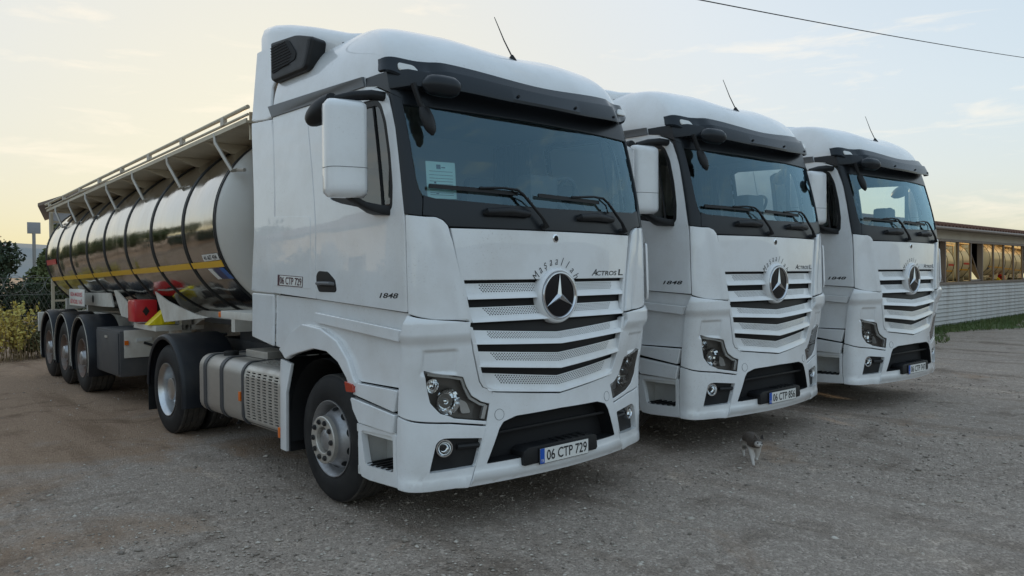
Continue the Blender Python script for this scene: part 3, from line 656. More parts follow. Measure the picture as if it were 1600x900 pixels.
    # --- roof
    def roof_lvl(a):
        c=1-math.cos(a); return 3.112+.583*math.sin(a), .285+.95*c**1.25, .09, .50+1.1*c**1.2, 1.218-.36*c**1.15
    g=G(); rings=[]; ns=60
    for j in range(25):
        a=math.pi/2*j/24; z,y0,k,yc,w=roof_lvl(a); ring=[]; xc=min(.95,w*.8); 
        half=[]
        for i in range(ns+1):
            t=i/ns
            if t<.4: x=xc*t/.4; half.append((x,y0+k*x*x))
            elif t<.75:
                q=(t-.4)/.35; ya=y0+k*xc*xc; hx=(w-xc)*.7; p1=(xc+hx,ya+hx*2*k*xc); p2=(w,yc-(yc-p1[1])*.8); u=1-q
                half.append((xc*u**3+3*p1[0]*q*u*u+3*p2[0]*q*q*u+w*q**3,ya*u**3+3*p1[1]*q*u*u+3*p2[1]*q*q*u+yc*q**3))
            else: q=(t-.75)/.25; half.append((w,yc+(2.24-yc)*q))
        def dz(x,y): 
            f=(1-min(1,abs(x)/.62)**2)**2 if abs(x)<.62 else 0; return -.05*f*math.sin(a)**2*(1-sstep(1.3,2.0,y))
        pts=[(-x,y,z+dz(x,y)) for x,y in half[::-1]]+[(x,y,z+dz(x,y)) for x,y in half[1:]]
        rings.append(pts)
    g.loft(rings,False)
    n=len(rings[0]); last=24*n
    for i in range(n//2): g.f.append((last+i,last+i+1,last+n-2-i,last+n-1-i)) if i+1<n-2-i else None
    g.obj('roof','white_paint',P,ang=60,recalc=False)
    # rear roof spoiler
    g=G(); rings=[]
    for y,zt,zb,w in ((1.15,3.69,3.66,.98),(1.35,3.72,3.62,1.05),(1.6,3.80,3.58,1.085),(1.9,3.895,3.55,1.105),(2.2,3.98,3.55,1.12),(2.45,4.035,3.6,1.125),(2.62,4.055,3.72,1.125),(2.66,4.03,3.80,1.12)):
        sec=[(-w,zb),(-w,zt-.09),(-w+.015,zt-.045),(-w+.05,zt-.012),(-w+.12,zt),(0,zt+.015),(w-.12,zt),(w-.05,zt-.012),(w-.015,zt-.045),(w,zt-.09),(w,zb)]
        rings.append([(x,y,z) for x,z in sec])
    g.loft(rings,False,False); g.f.append(tuple(range(11))); g.f.append(tuple(7*11+i for i in range(11)))
    g.obj('roof_spoiler','white_paint',P,ang=50)
    IN=[(2.96,3.815),(2.50,3.775),(2.26,3.70),(2.24,3.672),(2.31,3.55),(2.37,3.46),(2.42,3.445),(2.98,3.45),(2.995,3.48)]
    for flag in (False,True):
        it=link('air_intake',panel_mesh('air_intake',S,-1,densify(polyround(IN,.03),.08),off=.062,th=.2,bev=.04,tess=(.12,.12),mir=flag),'black_plastic',P)
        link('intake_grille',panel_mesh('intake_grille',S,-1,polyround([(2.925,3.765),(2.60,3.745),(2.48,3.60),(2.51,3.545),(2.94,3.505)],.03),off=.069,th=.01,bev=.003,tess=(0,0),mir=flag),'deep_black',it)
        g=G()
        for i in range(9):
            z=3.53+i*.026; q=[on(2.56+.02*abs(i-3),z,.071),on(2.93,z,.071)]; g.tube([(p.x*(-1 if flag else 1),p.y,p.z) for p in q],.004,4)
        g.obj('intake_louvre','black_plastic',it)
        link('gutter',panel_mesh('gutter',S,-1,[(3.128,3.252),(1.60,3.212),(1.605,3.141),(3.108,3.155)],off=.012,th=.03,bev=.005,tess=(.2,0),mir=flag,dfun=lambda s,z:.02*sstep(3.16,3.22,z)),'trim_grey',P)
    # antenna
    an=empty('antenna'); an.parent=T
    g=G(); g.lathe([(-.01,.05),(.02,.042),(.05,.022),(.07,.008),(.072,0)],(0,.52,3.475),'z',14); g.obj('antenna_base','deep_black',an)
    g=G(); g.tube([(0,.52,3.53),(-.05,.56,3.66),(-.115,.60,3.84)],[.006,.005,.003],6); g.obj('antenna_rod','chassis',an)
    # --- sun visor
    g=G(); rings=[]
    for i in range(97):
        s=-1.34+2.68*i/96; a=abs(s); e=sstep(.93,1.34,a); e2=sstep(.84,1.04,a)
        zt=3.20+.05*sstep(0,.95,a)+.025*e; zb=3.012+.02*sstep(.3,.9,a)+.03*e2+.12*e; do=.145-.095*e2; di=.075-.035*e2
        def q(t): return zt*(1-t)+zb*t, di*(1-t)+do*t
        z1,o1=q(.36); z2,o2=q(.40); z3,o3=q(.90)
        rings.append([on(s,zt,di),on(s,zt+.004,di+.010),on(s,z1,o1+.008),on(s,z2,o2+.020*(1-e2)+.008),on(s,z3,o3+.010),on(s,zb,do-.004),on(s,zb+.003,do-.016),on(s,zt-.015,di-.008)])
    g.loft(rings,True,True); vz=g.obj('sun_visor','smoked_visor',P,ang=28)
    g=G()
    for s in (-.8,-.3,.3,.8):
        zm=3.06; c=on(s,zm,.150); n=SN(s,zm); g.tube([c-n*.01,c+n*.006],.011,10)
    g.obj('visor_bolt','deep_black',vz)
    for sg in (1,-1):
        me=panel_mesh('visor_lamp',S,-1,polyround([(1.16,3.222),(1.04,3.212),(1.015,3.172),(1.02,3.155),(1.16,3.168)],.02),off=.072,th=.05,bev=.012,tess=(.06,0),mir=sg<0); link('visor_lamp',me,'lens_white',vz)
    # --- mirrors
    for flag in (False,True):
        k=-1 if flag else 1
        mr=empty('mirror'); mr.parent=T
        def put(g,nm,m,bevel=0,**kw):
            me=g.mesh(nm,bevel=bevel,**kw)
            if flag:
                for v in me.vertices: v.co.x=-v.co.x
                me.flip_normals()
            return link(nm,me,m,mr)
        def shell(z0,z1,y0,y1,n=16,rim=.03):
            """housing: front shell bulging forward between inner and outer edge"""
            rings=[]
            hh=np.linspace(0,1,24)
            for t in hh:
                z=z0+(z1-z0)*t; e=min(1,max(0,(1-abs(2*t-1))/.16)); e=math.sqrt(max(0,1-(1-e)**2)); b=.45+.55*e
                ring=[]
                for i in range(n):
                    a=2*math.pi*i/n; ca,sa=math.cos(a),math.sin(a); sx=math.copysign(abs(ca)**.45,ca); sy=math.copysign(abs(sa)**.55,sa)
                    cx=-1.472+.13*sx*(.86+.14*e); cyy=.60+.085*(sy*b)-.26*(cx+1.472)
                    ring.append((cx,cyy,z))
                rings.append(ring)
            return rings
        g=G(); g.loft(shell(2.325,2.985,0,0),True,True); put(g,'mirror_housing','white_paint',ang=55)
        ring=shell(2.325,2.985,0,0)[7]; g=G(); g.tube([tuple(Vector(p)+(Vector(p)-Vector((-1.472,.60,p[2])))*.004) for p in ring+ring[:1]],.0022,4,False); put(g,'mirror_seam','trim_grey')
        g=G(); g.box((-1.58,.655,2.36),(-1.365,.705,2.92)); put(g,'mirror_back','black_plastic',bevel=.02)
        g=G(); g.box((-1.565,.706,2.54),(-1.385,.709,2.90)); g.box((-1.565,.706,2.37),(-1.385,.709,2.50)); put(g,'mirror_face','chrome')
        g=G(); g.tube([(-1.215,.50,3.03),(-1.30,.53,3.035),(-1.42,.58,3.02),(-1.52,.64,2.995)],[.034,.036,.034,.026],10); put(g,'mirror_arm','black_plastic')
        g=G(); g.loft([[(-1.24,.40,2.20),(-1.24,.40,2.27),(-1.24,.62,2.285),(-1.24,.62,2.215)],[(-1.30,.43,2.21),(-1.30,.43,2.275),(-1.30,.62,2.29),(-1.30,.62,2.23)],[(-1.36,.52,2.25),(-1.36,.52,2.30),(-1.36,.64,2.315),(-1.36,.64,2.27)],[(-1.44,.58,2.32),(-1.44,.58,2.36),(-1.44,.66,2.36),(-1.44,.66,2.32)]],True,True); put(g,'mirror_foot','black_plastic',bevel=.012)
        g=G(); rings=[]
        for t in np.linspace(0,1,9):
            c=Vector((-1.50-.05*t,.70+.28*t,2.985-.10*t)); r=.085*math.sqrt(max(.02,1-(1.6*t-.6)**2)); rings.append([c+Vector((math.cos(a)*r*.9,math.sin(a)*r*.25,math.sin(a)*r)) for a in np.linspace(0,2*math.pi,14,endpoint=False)])
        g.loft(rings,True,True); put(g,'kerb_mirror','black_plastic')
    # ramp mirror in front of the passenger corner
    rm=empty('front_mirror'); rm.parent=T
    g=G(); g.loft([[on(1.28,3.06,.02),on(1.28,3.19,.03),on(1.28,3.19,.0),on(1.28,3.06,0)],[on(1.10,3.045,.10),on(1.10,3.16,.10),on(1.10,3.17,.02),on(1.10,3.05,.02)],[on(.98,3.02,.15),on(.98,3.12,.155),on(.98,3.13,.07),on(.98,3.02,.07)]],True,True); g.obj('mirror_arm','pillar_black',rm,bevel=.012)
    g=G(); rings=[]
    for t in np.linspace(0,1,9):
        c=on(1.06-.20*t,3.02-.025*t,.19+.03*t); r=.092*math.sqrt(max(.03,1-abs(2*t-1)**3)); rings.append([c+Vector((0,math.cos(a)*r*.9,math.sin(a)*r*.8)) for a in np.linspace(0,2*math.pi,12,endpoint=False)])
    g.loft(rings,True,True); g.obj('mirror_housing','pillar_black',rm)
    g=G(); g.tube([on(1.09,3.05,.12),on(1.06,2.93,.10),on(1.03,2.86,.09)],[.022,.02,.02],8); g.obj('mirror_stem','black_plastic',rm)
    g=G(); rings=[]
    for t in np.linspace(0,1,9):
        c=on(1.035-.02*t,2.90-.19*t,.09); r=.07*math.sqrt(max(.03,1-(1.7*t-.7)**2)); rings.append([c+Vector((math.cos(a)*r*.75,math.sin(a)*r*.6,0)) for a in np.linspace(0,2*math.pi,12,endpoint=False)])
    g.loft(rings,True,True); g.obj('mirror_cup','black_plastic',rm)
    # vertical vanes on the cab corners
    for sg in (1,-1):
        me=panel_mesh('corner_vane',S,-1,polyround([(1.30,2.05),(1.215,2.06),(1.19,1.62),(1.22,1.55),(1.30,1.60)],.03),off=.05,th=.02,bev=.008,tess=(.03,.1),mir=sg<0)
        if sg<0: link('corner_vane',me,'white_paint',P)
    # --- interior
    g=G(); g.loft([[(-1.12,.30,2.16),(-1.12,.32,2.30),(-1.12,.62,2.33),(-1.12,.80,2.24),(-1.12,.85,1.9)],[(1.12,.30,2.16),(1.12,.32,2.30),(1.12,.62,2.33),(1.12,.80,2.24),(1.12,.85,1.9)]],False); g.obj('dashboard','interior',P)
    g=G(); g.box((.10,.42,2.28),(.42,.60,2.60)); g.obj('instrument_hood','interior',P,bevel=.04)
    g=G(); c=Vector((.72,.78,2.46)); n_=Vector((0,.75,.66)); u_=Vector((1,0,0)); w_=n_.cross(u_); g.tube([c+(u_*math.cos(a)+w_*math.sin(a))*.225 for a in np.linspace(0,2*math.pi,33)],.017,8,False)
    g.tube([c-u_*.22,c+u_*.22],.02,6); g.tube([c,c-w_*.22],.02,6); g.tube([c,c-n_*.35],.04,8); g.obj('steering_wheel','interior',P)
    for x in (-.62,.62):
        se=empty('seat'); se.parent=T
        g=G(); g.box((x-.26,1.05,1.80),(x+.26,1.55,1.98)); g.obj('seat_cushion','seat_cloth',se,bevel=.05)
        g=G(); g.loft([[(x-.25,1.50,1.92),(x+.25,1.50,1.92),(x+.25,1.64,1.92),(x-.25,1.64,1.92)],[(x-.26,1.58,2.40),(x+.26,1.58,2.40),(x+.26,1.72,2.40),(x-.26,1.72,2.40)],[(x-.15,1.64,2.72),(x+.15,1.64,2.72),(x+.15,1.74,2.72),(x-.15,1.74,2.72)]],True,True); g.obj('seat_back','seat_cloth',se,bevel=.04)
    g=G(); g.box((-1.16,2.05,1.45),(1.16,2.15,3.2)); g.obj('rear_lining','interior_pale',P)
    g=G(); g.box((-1.12,1.70,1.5),(1.12,2.04,2.0)); g.obj('bunk','seat_cloth',P,bevel=.03)
    g=G(); g.box((-1.205,.45,3.14),(1.205,2.2,3.17)); g.obj('headlining','interior_pale',P)
    g=G()
    for i in range(14):
        x=-1.10+.0*i; y=1.55+.04*i; g.tube([(-1.13+.02*(i%2),y,2.0),(-1.13+.02*(i%2),y,3.1)],.022,6)
        g.tube([(1.13-.02*(i%2),y,2.0),(1.13-.02*(i%2),y,3.1)],.022,6)
    g.obj('curtain','seat_cloth',P)
    # --- wheels
    def wheel(x,y,z,kind,side):
        w=empty('wheel'); w.parent=T; w.location=(x,y,z); k=side   # outer face towards side*x
        def lz(prof,nm,m,n=64,**kw): 
            g=G(); g.lathe([(k*a,b) for a,b in prof],(0,0,0),'x',n); return g.obj(nm,m,w,**kw)
        lz([(-.035,.292),(-.012,.302),(.0,.33),(.004,.375),(-.002,.42),(-.012,.46),(-.022,.483),(-.034,.496)],'sidewall','rubber')
        tr=[(-.034,.496)]; 
        for i in range(5):
            a=-.040-.245*i/4; tr+=[(a+.006-.012,.5045),(a-.030,.5055)] if i<4 else []
            if i<3 or i==3: tr+=[(a-.032,.494),(a-.042,.494),(a-.044,.5055)] if i<4 else []
        tr=sorted(tr,key=lambda p:-p[0]); tr+=[(-.285,.497)]
        lz(tr,'tread','tread',ang=30)
        lz([(-.285,.497),(-.30,.483),(-.315,.43),(-.318,.37),(-.305,.30),(-.285,.29)],'inner_sidewall','rubber')
        if kind=='front':
            lz([(-.012,.303),(-.002,.302),(-.001,.297),(-.012,.292),(-.03,.275),(-.09,.262),(-.105,.257)],'rim_lip','rim_steel')
            g=G(); g.lathe([(k*a,b) for a,b in [(-.105,.258),(-.085,.245),(-.05,.225),(-.005,.195),(.02,.188),(.04,.186)]],(0,0,0),'x',64); g.obj('rim','rim_steel',w)
            g=G()
            for i in range(10):
                a=2*math.pi*(i+.5)/10; cx=k*-.052; c=Vector((cx,.2255*math.cos(a),.2255*math.sin(a))); n=Vector((k*.55,.83*math.cos(a),.83*math.sin(a))).normalized(); t=Vector((0,-math.sin(a),math.cos(a))); b=n.cross(t)
                ring=[c+n*.004+t*.034*math.cos(q)+b*.024*math.sin(q) for q in np.linspace(0,2*math.pi,14,endpoint=False)]; g.add(ring,[tuple(range(14))])
            g.obj('hand_hole','deep_black',w,recalc=False,smooth=False)['kind']='stuff'
            lz([(.03,.187),(.062,.185),(.068,.178),(.066,.108),(.060,.102),(.0,.098)],'hub_ring','cover_alu')
            lz([(-.02,.10),(.0,.094),(.03,.088),(.045,.07),(.05,.0)],'hub_cap','rim_steel')
            g=G()
            for i in range(10):
                a=2*math.pi*i/10; g.tube([(k*.066,.143*math.cos(a),.143*math.sin(a)),(k*.078,.143*math.cos(a),.143*math.sin(a))],.0215,12); g.tube([(k*.074,.143*math.cos(a),.143*math.sin(a)),(k*.088,.143*math.cos(a),.143*math.sin(a))],.0135,6)
            g.obj('wheel_nuts','chassis',w)['kind']='stuff'
        else:
            lz([(-.012,.303),(-.002,.302),(-.001,.296),(-.012,.29),(-.03,.272),(-.06,.262),(-.13,.255),(-.165,.245),(-.18,.225),(-.178,.18),(-.165,.14)],'rim','rim_alu')
            lz([(-.175,.16),(-.15,.13),(-.05,.125),(-.045,.11),(-.05,.0)],'hub_cap','rim_alu')
            g=G()
            for i in range(10):
                a=2*math.pi*i/10; g.tube([(k*-.18,.165*math.cos(a),.165*math.sin(a)),(k*-.14,.165*math.cos(a),.165*math.sin(a))],.015,6)
            g.obj('wheel_nuts','chassis',w)['kind']='stuff'
        return w
    for sd in (-1,1):
        wf=wheel(sd*1.165,1.414,.5055,'front',sd)
        wheel(sd*1.20,5.114,.5055,'drive',sd); wheel(sd*.862,5.114,.5055,'drive',sd)
    # wheel housing, chassis
    for sd in (-1,1):
        g=G(); rings=[]
        for i in range(17):
            a=math.pi*(-.08+1.1*i/16); rings.append([(sd*1.19,1.44+.60*math.cos(a),.54+.60*math.sin(a)),(sd*.72,1.44+.60*math.cos(a),.54+.60*math.sin(a))])
        g.loft(rings,False); g.box((sd*.70-.01,.85,.45),(sd*.70+.01,2.0,1.12)); g.obj('wheel_housing','deep_black',P,recalc=False)
        g=G(); x0,x1=sorted((sd*.36,sd*.44)); g.box((x0,.5,.78),(x1,6.1,1.04)); g.obj('chassis_rail','chassis',P,bevel=.006)
    for nm,lo,hi in (('front_axle',(-1.0,1.35,.42),(1.0,1.5,.56)),('rear_axle',(-.9,5.04,.42),(.9,5.18,.58)),('engine_block',(-.35,.5,.35),(.35,2.3,1.05)),('cross_member',(-.35,2.32,.80),(.35,2.5,1.0)),('cross_member',(-.35,5.9,.80),(.35,6.05,1.0))):
        G().box(lo,hi).obj(nm,'chassis',P,bevel=.01)
    g=G(); g.lathe([(0,.0),(0,.50),(-.05,.48),(-.05,0)],(0,4.55,1.22),'z',32); g.box((-.42,4.2,1.03),(.42,4.9,1.18)); g.obj('fifth_wheel','chassis',P)
    # mud flap skirt behind the front wheel
    for sd in (-1,1):
        g=G(); po=[(1.965,1.06),(2.165,1.085),(2.18,.95),(2.19,.305),(2.08,.30),(2.07,.80)]
        g.prism(po,lambda u,w,d:(sd*d,u,w),1.185,1.215); g.obj('side_skirt','white_paint',P,bevel=.008)
        g=G(); x0,x1=sorted((sd*1.185,sd*.74)); g.box((x0,2.06,.30),(x1,2.085,1.1)); g.obj('mud_flap','black_plastic',P)
    # fuel tank (rounded section) with straps
    def rsec(x0,x1,z0,z1,r,n=6):
        pts=[]
        for cx,cz,a0 in ((x1-r,z1-r,0),(x0+r,z1-r,90),(x0+r,z0+r,180),(x1-r,z0+r,270)):
            for k in range(n+1): a=R(a0+90*k/n); pts.append((cx+r*math.cos(a),cz+r*math.sin(a)))
        return pts
    for sd in (-1,1):
        def sec(y,gr,x0=-1.19,x1=-.55,z0=.385,z1=.985,r=.13): return [(-sd*x,y,z) for x,z in rsec(x0-gr,x1+gr,z0-gr,z1+gr,r)]
        tk=empty('fuel_tank'); tk.parent=T
        g=G(); g.loft([sec(4.15,-.03),sec(4.135,-.01),sec(4.11,0),sec(3.02,0),sec(2.99,-.012)],True,True); g.obj('tank_shell','fuel_alu',tk,ang=50)
        for y in (3.95,3.52):
            g=G(); g.loft([sec(y-.038,.002),sec(y-.036,.008),sec(y+.036,.008),sec(y+.038,.002)],True); g.obj('tank_strap','strap',tk,ang=50)
            g=G(); p=(sd*1.02,y,.37); g.tube([p,(p[0],y-.01,.31)],.014,6); g.tube([(p[0]+.03,y,.34),(p[0]-.03,y-.02,.32)],.012,6); g.obj('strap_bolt','chassis',tk)
        g=G(); g.lathe([(0,.075),(.035,.075),(.045,.06),(.045,0)],(sd*1.0,3.74,.985),'z',20); g.obj('filler_cap','black_plastic',tk)
        g=G(); x0,x1=sorted((sd*.95,sd*.68)); g.box((x0,3.0,.99),(x1,3.5,1.06)); g.obj('tank_step','cover_alu',tk,bevel=.008)
        # slotted cover in front of the tank
        cv=empty('equipment_cover'); cv.parent=T
        def sf(u,v,sd=sd):   # u along y (rear +), v around the section from the bottom up
            pr=[(1.02,.385),(1.12,.395),(1.185,.46),(1.195,.60),(1.195,.86),(1.175,.935),(1.12,.975),(.70,1.0)]
            L_=[0]; 
            for a,b in zip(pr,pr[1:]): L_.append(L_[-1]+math.hypot(b[0]-a[0],b[1]-a[1]))
            x=float(np.interp(v,L_,[p[0] for p in pr])); z=float(np.interp(v,L_,[p[1] for p in pr])); return (sd*x,u,z)
        holes=[]
        for i in range(6):
            for j in range(17):
                u0=2.27+i*.118; v0=.21+j*.0262
                holes.append([(u0,v0),(u0+.072,v0),(u0+.072,v0+.012),(u0,v0+.012)])
        for i in range(7):
            for j in range(3):
                u0=2.26+i*.10+.02*(j%2); v0=.80+j*.045; holes.append([(u0,v0),(u0+.055,v0),(u0+.055,v0+.02),(u0,v0+.02)])
        me=panel_mesh('cover_plate',sf,1 if sd>0 else -1,[(2.2,0.02),(2.985,.02),(2.985,1.1),(2.2,1.1)],th=.012,bev=.004,holes=holes,tess=(0,.05)); link('cover_plate',me,'cover_alu',cv)
        g=G(); x0,x1=sorted((sd*1.15,sd*.6)); g.box((x0,2.22,.42),(x1,2.97,.93)); g.obj('cover_inside','deep_black',cv)
        g=G(); g.loft([[(-sd*x,2.985,z) for x,z in rsec(-1.20,-.6,.38,.99,.12)],[(-sd*x,3.03,z) for x,z in rsec(-1.20,-.6,.38,.99,.12)]],True,True); g.obj('cover_frame','strap',cv)
        for y,z in ((3.06,.66),(2.225,.44)):
            g=G(); x0,x1=sorted((sd*1.19,sd*1.212)); g.box((x0,y-.02,z-.045),(x1,y+.02,z+.045)); g.obj('side_marker','amber',cv,bevel=.006)
        # rear mudguard
        fd=empty('rear_mudguard'); fd.parent=T
        g=G(); rings=[]; prof=lambda t:[]
        angs=[R(a) for a in np.linspace(-14,182,27)]
        for i,a in enumerate(angs):
            r=.60; cy_,cz_=5.114,.53; ca,sa=math.cos(a),math.sin(a)
            y=cy_-r*ca*(1.0); z=cz_+r*sa
            if a<0: y=cy_-r; z=cz_+r*math.sin(a)*1.2
            d=Vector((0,-ca,sa)) if a>=0 else Vector((0,-1,0))
            o=[]
            for x,dr in ((1.225,-.05),(1.235,-.02),(1.225,.0),(1.19,.012),(.62,.012),(.60,0),(.60,-.012),(1.19,-.010),(1.215,-.05)):
                o.append((sd*x,y+d.y*dr,z+d.z*dr))
            rings.append(o)
        g.loft(rings,True,True); g.obj('guard_shell','fender_black',fd,ang=50)
        g=G(); x0,x1=sorted((sd*1.215,sd*.62)); g.box((x0,5.70,.20),(x1,5.715,.62)); g.obj('rear_flap','black_plastic',fd)
        g=G(); g.tube([(sd*.5,5.1,1.10),(sd*1.0,5.1,1.10)],.02,8); g.obj('guard_stay','chassis',fd)
    g=G()
    for sg in (-1,1):
        for (a,b,c) in (((-.3*sg,2.35,1.35),(-.35*sg,2.8,1.1),(-.2*sg,3.6,1.25)),((-.15*sg,2.3,1.7),(-.2*sg,3.0,1.2),(-.1*sg,3.8,1.3))): g.tube([a,b,c],.018,6)
    g.obj('air_hose','deep_black',P)
    g=G(); g.box((-.9,2.3,.85),(.9,2.95,1.0)); g.box((-.55,2.9,.95),(.55,3.9,1.02)); g.obj('catwalk','chassis',P)
    return T
TRUCK=build_truck()
def plate(T,txt,z=.461):
    pl=link('license_plate',G().box((-.265,-.034,z-.060),(.265,-.024,z+.060)).mesh('license_plate',bevel=.004),'ink',T)
    link('plate_face',G().box((-.26,-.0355,z-.055),(.26,-.0345,z+.055)).mesh('plate_face'),'plate_white',pl)
    link('plate_band',G().box((-.26,-.0368,z-.055),(-.215,-.036,z+.055)).mesh('plate_band'),'plate_blue',pl)
    me=text_mesh(txt,.435,.078,bold=.012); me.transform(frame_m((.025,-.0372,z),(1,0,0),(0,0,1),(0,-1,0))); link('plate_text',me,'ink',pl)
    me=text_mesh('TR',.03,.022); me.transform(frame_m((-.2375,-.0376,z-.035),(1,0,0),(0,0,1),(0,-1,0))); link('plate_country',me,'plate_white',pl)
T2=copy_tree(TRUCK,skip=('number_sticker','sticker_face')); T2.location=(3.2882,.0182,.044); T2.rotation_euler=(0,0,-.0211)
T3=copy_tree(TRUCK,skip=('number_sticker','sticker_face')); T3.location=(6.5513,-.1109,.055); T3.rotation_euler=(0,0,-.0333)
for t,n,l in ((TRUCK,'06 CTP 729','white tractor unit nearest the camera, plate 06 CTP 729, coupled to the polished tanker'),
    (T2,'06 CTP 856','white tractor unit parked in the middle of the three, plate 06 CTP 856'),
    (T3,'06 CTP 747','white tractor unit parked farthest right, beside the low building')):
    plate(t,n); tag(t,l,'truck','white tractor units parked in a row')
    if '_sticker' in t: del t['_sticker']
def sticker_text():
    h=[o for o in TRUCK.children if o.name.startswith('locker_hatch')][0]
    me=text_mesh('06 CTP 729',.385,.062,bold=.012); c=on(2.92,1.752,.0105); me.transform(frame_m(c,(0,-1,-.040),(0,-.0,1),(-1,0,0))); link('sticker_text',me,'maroon_ink',h)
sticker_text()
# ------------------------------------------------------------ polished tank semi-trailer (built in yard coordinates, hung on a root at the king pin)
def build_trailer():
    T=empty('tank_trailer'); O=(0,-4.5,0)
    def ob(g,name,m,parent=None,**k):
        o=g.obj(name,m,parent or T,**k)
        if parent is None: o.location=O
        return o
    def sub(name):
        e=empty(name,O); e.parent=T; return e
    A,B=1.17,1.03
    def zc(y): return 2.34-.0195*(y-3.5)
    def sec(y,gr=0,n=96,f=1.0): return [((A*f+gr)*math.cos(2*math.pi*i/n),y,zc(y)+(B*f+gr)*math.sin(2*math.pi*i/n)) for i in range(n)]
    YB=[3.61,4.57,5.74,6.89,8.0,9.06,10.19,11.23,12.23]
    for i,(a,b) in enumerate(zip(YB,YB[1:])):
        g=G(); g.loft([sec(a+(b-a)*t,.006*math.sin(math.pi*t)-.002*math.sin(3*math.pi*t)) for t in np.linspace(0,1,9)]); ob(g,'tank_section','tank_polish',ang=60)
    for y in YB:
        g=G(); g.loft([sec(y-.030,.001),sec(y-.028,.011),sec(y-.012,.013),sec(y-.010,.004),sec(y+.010,.004),sec(y+.012,.013),sec(y+.028,.011),sec(y+.030,.001)]); ob(g,'tank_band','tank_band')
    for y0,dr,nm in ((3.60,-1,'tank_front_end'),(12.24,1,'tank_rear_end')):
        g=G(); g.loft([sec(y0+dr*.34*math.sin(t),0,96,max(.002,math.cos(t)**.8)) for t in np.linspace(0,math.pi/2-.02,14)],True,True); ob(g,nm,'tank_end',ang=60)
    def ts(y,w):
        th=w/1.08; return (-A*math.cos(th),y,zc(y)+B*math.sin(th))
    def pan(nm,poly,m,off=.013,**k):
        o=link(nm,panel_mesh(nm,ts,-1,poly,off=off,th=k.pop('th',.004),bev=.001,tess=(0,.03),**k),m,T,O); return o
    # check the outward sign once
    for a,b in zip(YB,YB[1:]): pan('reflective_tape',[(a+.032,-.475),(b-.032,-.475),(b-.032,-.405),(a+.032,-.405)],'yellow_tape')
    pan('reflective_tape',[(11.35,-.165),(12.15,-.165),(12.15,-.07),(11.35,-.07)],'red_plastic')
    pl=pan('number_plate',[(3.66,-.325),(4.10,-.325),(4.10,-.395),(3.66,-.395)],'plate_white',off=.018)
    me=text_mesh('41 AIT 434',.36,.05,bold=.012); c=Vector(ts(3.88,-.36))+snormal(ts,3.88,-.36,-1)*.0215; n=snormal(ts,3.88,-.36,-1); x=Vector((0,-1,.0195)).normalized(); me.transform(frame_m(c,x,n.cross(x),n)); link('plate_text',me,'ink',pl)
    for y0,y1,m in ((4.12,4.02,'plate_white'),(3.98,3.80,'decal_navy'),(3.80,3.68,'decal_blue')): pan('stripe_decal',[(y0,-.49),(y1,-.49),(y1-.10,-.62),(y0-.10,-.62)],m)
    # walkway along the top
    def zd(y): return 3.245-.0215*(y-3.0)
    for sd in (-1,1):
        w=sub('walkway'); 
        g=G(); rs=[]
        for y in (2.95,12.55): rs.append([(sd*1.10,y,zd(y)-.012),(sd*1.10,y,zd(y)+.03),(sd*1.085,y,zd(y)+.03),(sd*1.085,y,zd(y)+.012),(sd*.45,y,zd(y)+.012),(sd*.45,y,zd(y)-.012)])
        g.loft(rs,True,True); ob(g,'walkway_deck','walk_beige',w)
        for dz in (.125,.055):
            g=G(); g.tube([(sd*1.10,2.9,zd(2.9)+dz),(sd*1.10,12.6,zd(12.6)+dz)],.021 if dz>.1 else .014,8); ob(g,'hand_rail','walk_beige',w)
        for y in np.linspace(3.5,12.2,8):
            g=G(); g.box((min(sd*1.085,sd*1.125),y-.04,zd(y)+.05),(max(sd*1.085,sd*1.125),y+.04,zd(y)+.13)); ob(g,'rail_clamp','galv',w)
        for y in (3.75,5.3,6.75,8.1,9.4,10.6,11.7):
            g=G(); g.tube([(sd*1.09,y+.05,zd(y)+.02),(sd*1.10,y,zd(y)-.08),(sd*1.055,y-.32,zc(y)+.50),(sd*1.00,y-.33,zc(y)+.515),(sd*1.02,y-.55,zc(y)+.49)],.019,6); ob(g,'deck_brace','galv',w)
        for y in (4.1,5.2,6.3,7.4,8.5,9.6,10.7,11.8):
            g=G(); g.prism([(1.08,zd(y)-.013),(.5,zd(y)-.013),(.55,zd(y)-.10),(.80,zd(y)-.11)],lambda u,v,d:(sd*u,d,v),y-.03,y+.03); ob(g,'deck_bracket','walk_beige',w)
    for y in (4.6,6.4,8.5,10.7):
        g=G(); g.lathe([(0,.30),(.10,.30),(.12,.27),(.14,.24),(.15,0)],(0,y,zc(y)+B-.02),'z',24); ob(g,'manhole','galv')
    g=G(); g.box((-1.05,2.98,zd(3)-.16),(-.3,3.0,zd(3)+.10)); ob(g,'walkway_end','walk_beige')
    # ladder at the rear
    ld=sub('ladder')
    for x in (-1.0,-.62):
        g=G(); g.box((x-.025,12.62,.95),(x+.025,12.67,3.12)); ob(g,'ladder_post','walk_beige',ld)
    for z in np.arange(1.05,3.05,.30):
        g=G(); g.box((-.975,12.63,z-.018),(-.645,12.66,z+.018)); ob(g,'rung','walk_beige',ld)
    g=G(); g.box((-.95,12.25,3.02),(-.65,12.64,3.05)); ob(g,'ladder_stay','walk_beige',ld)
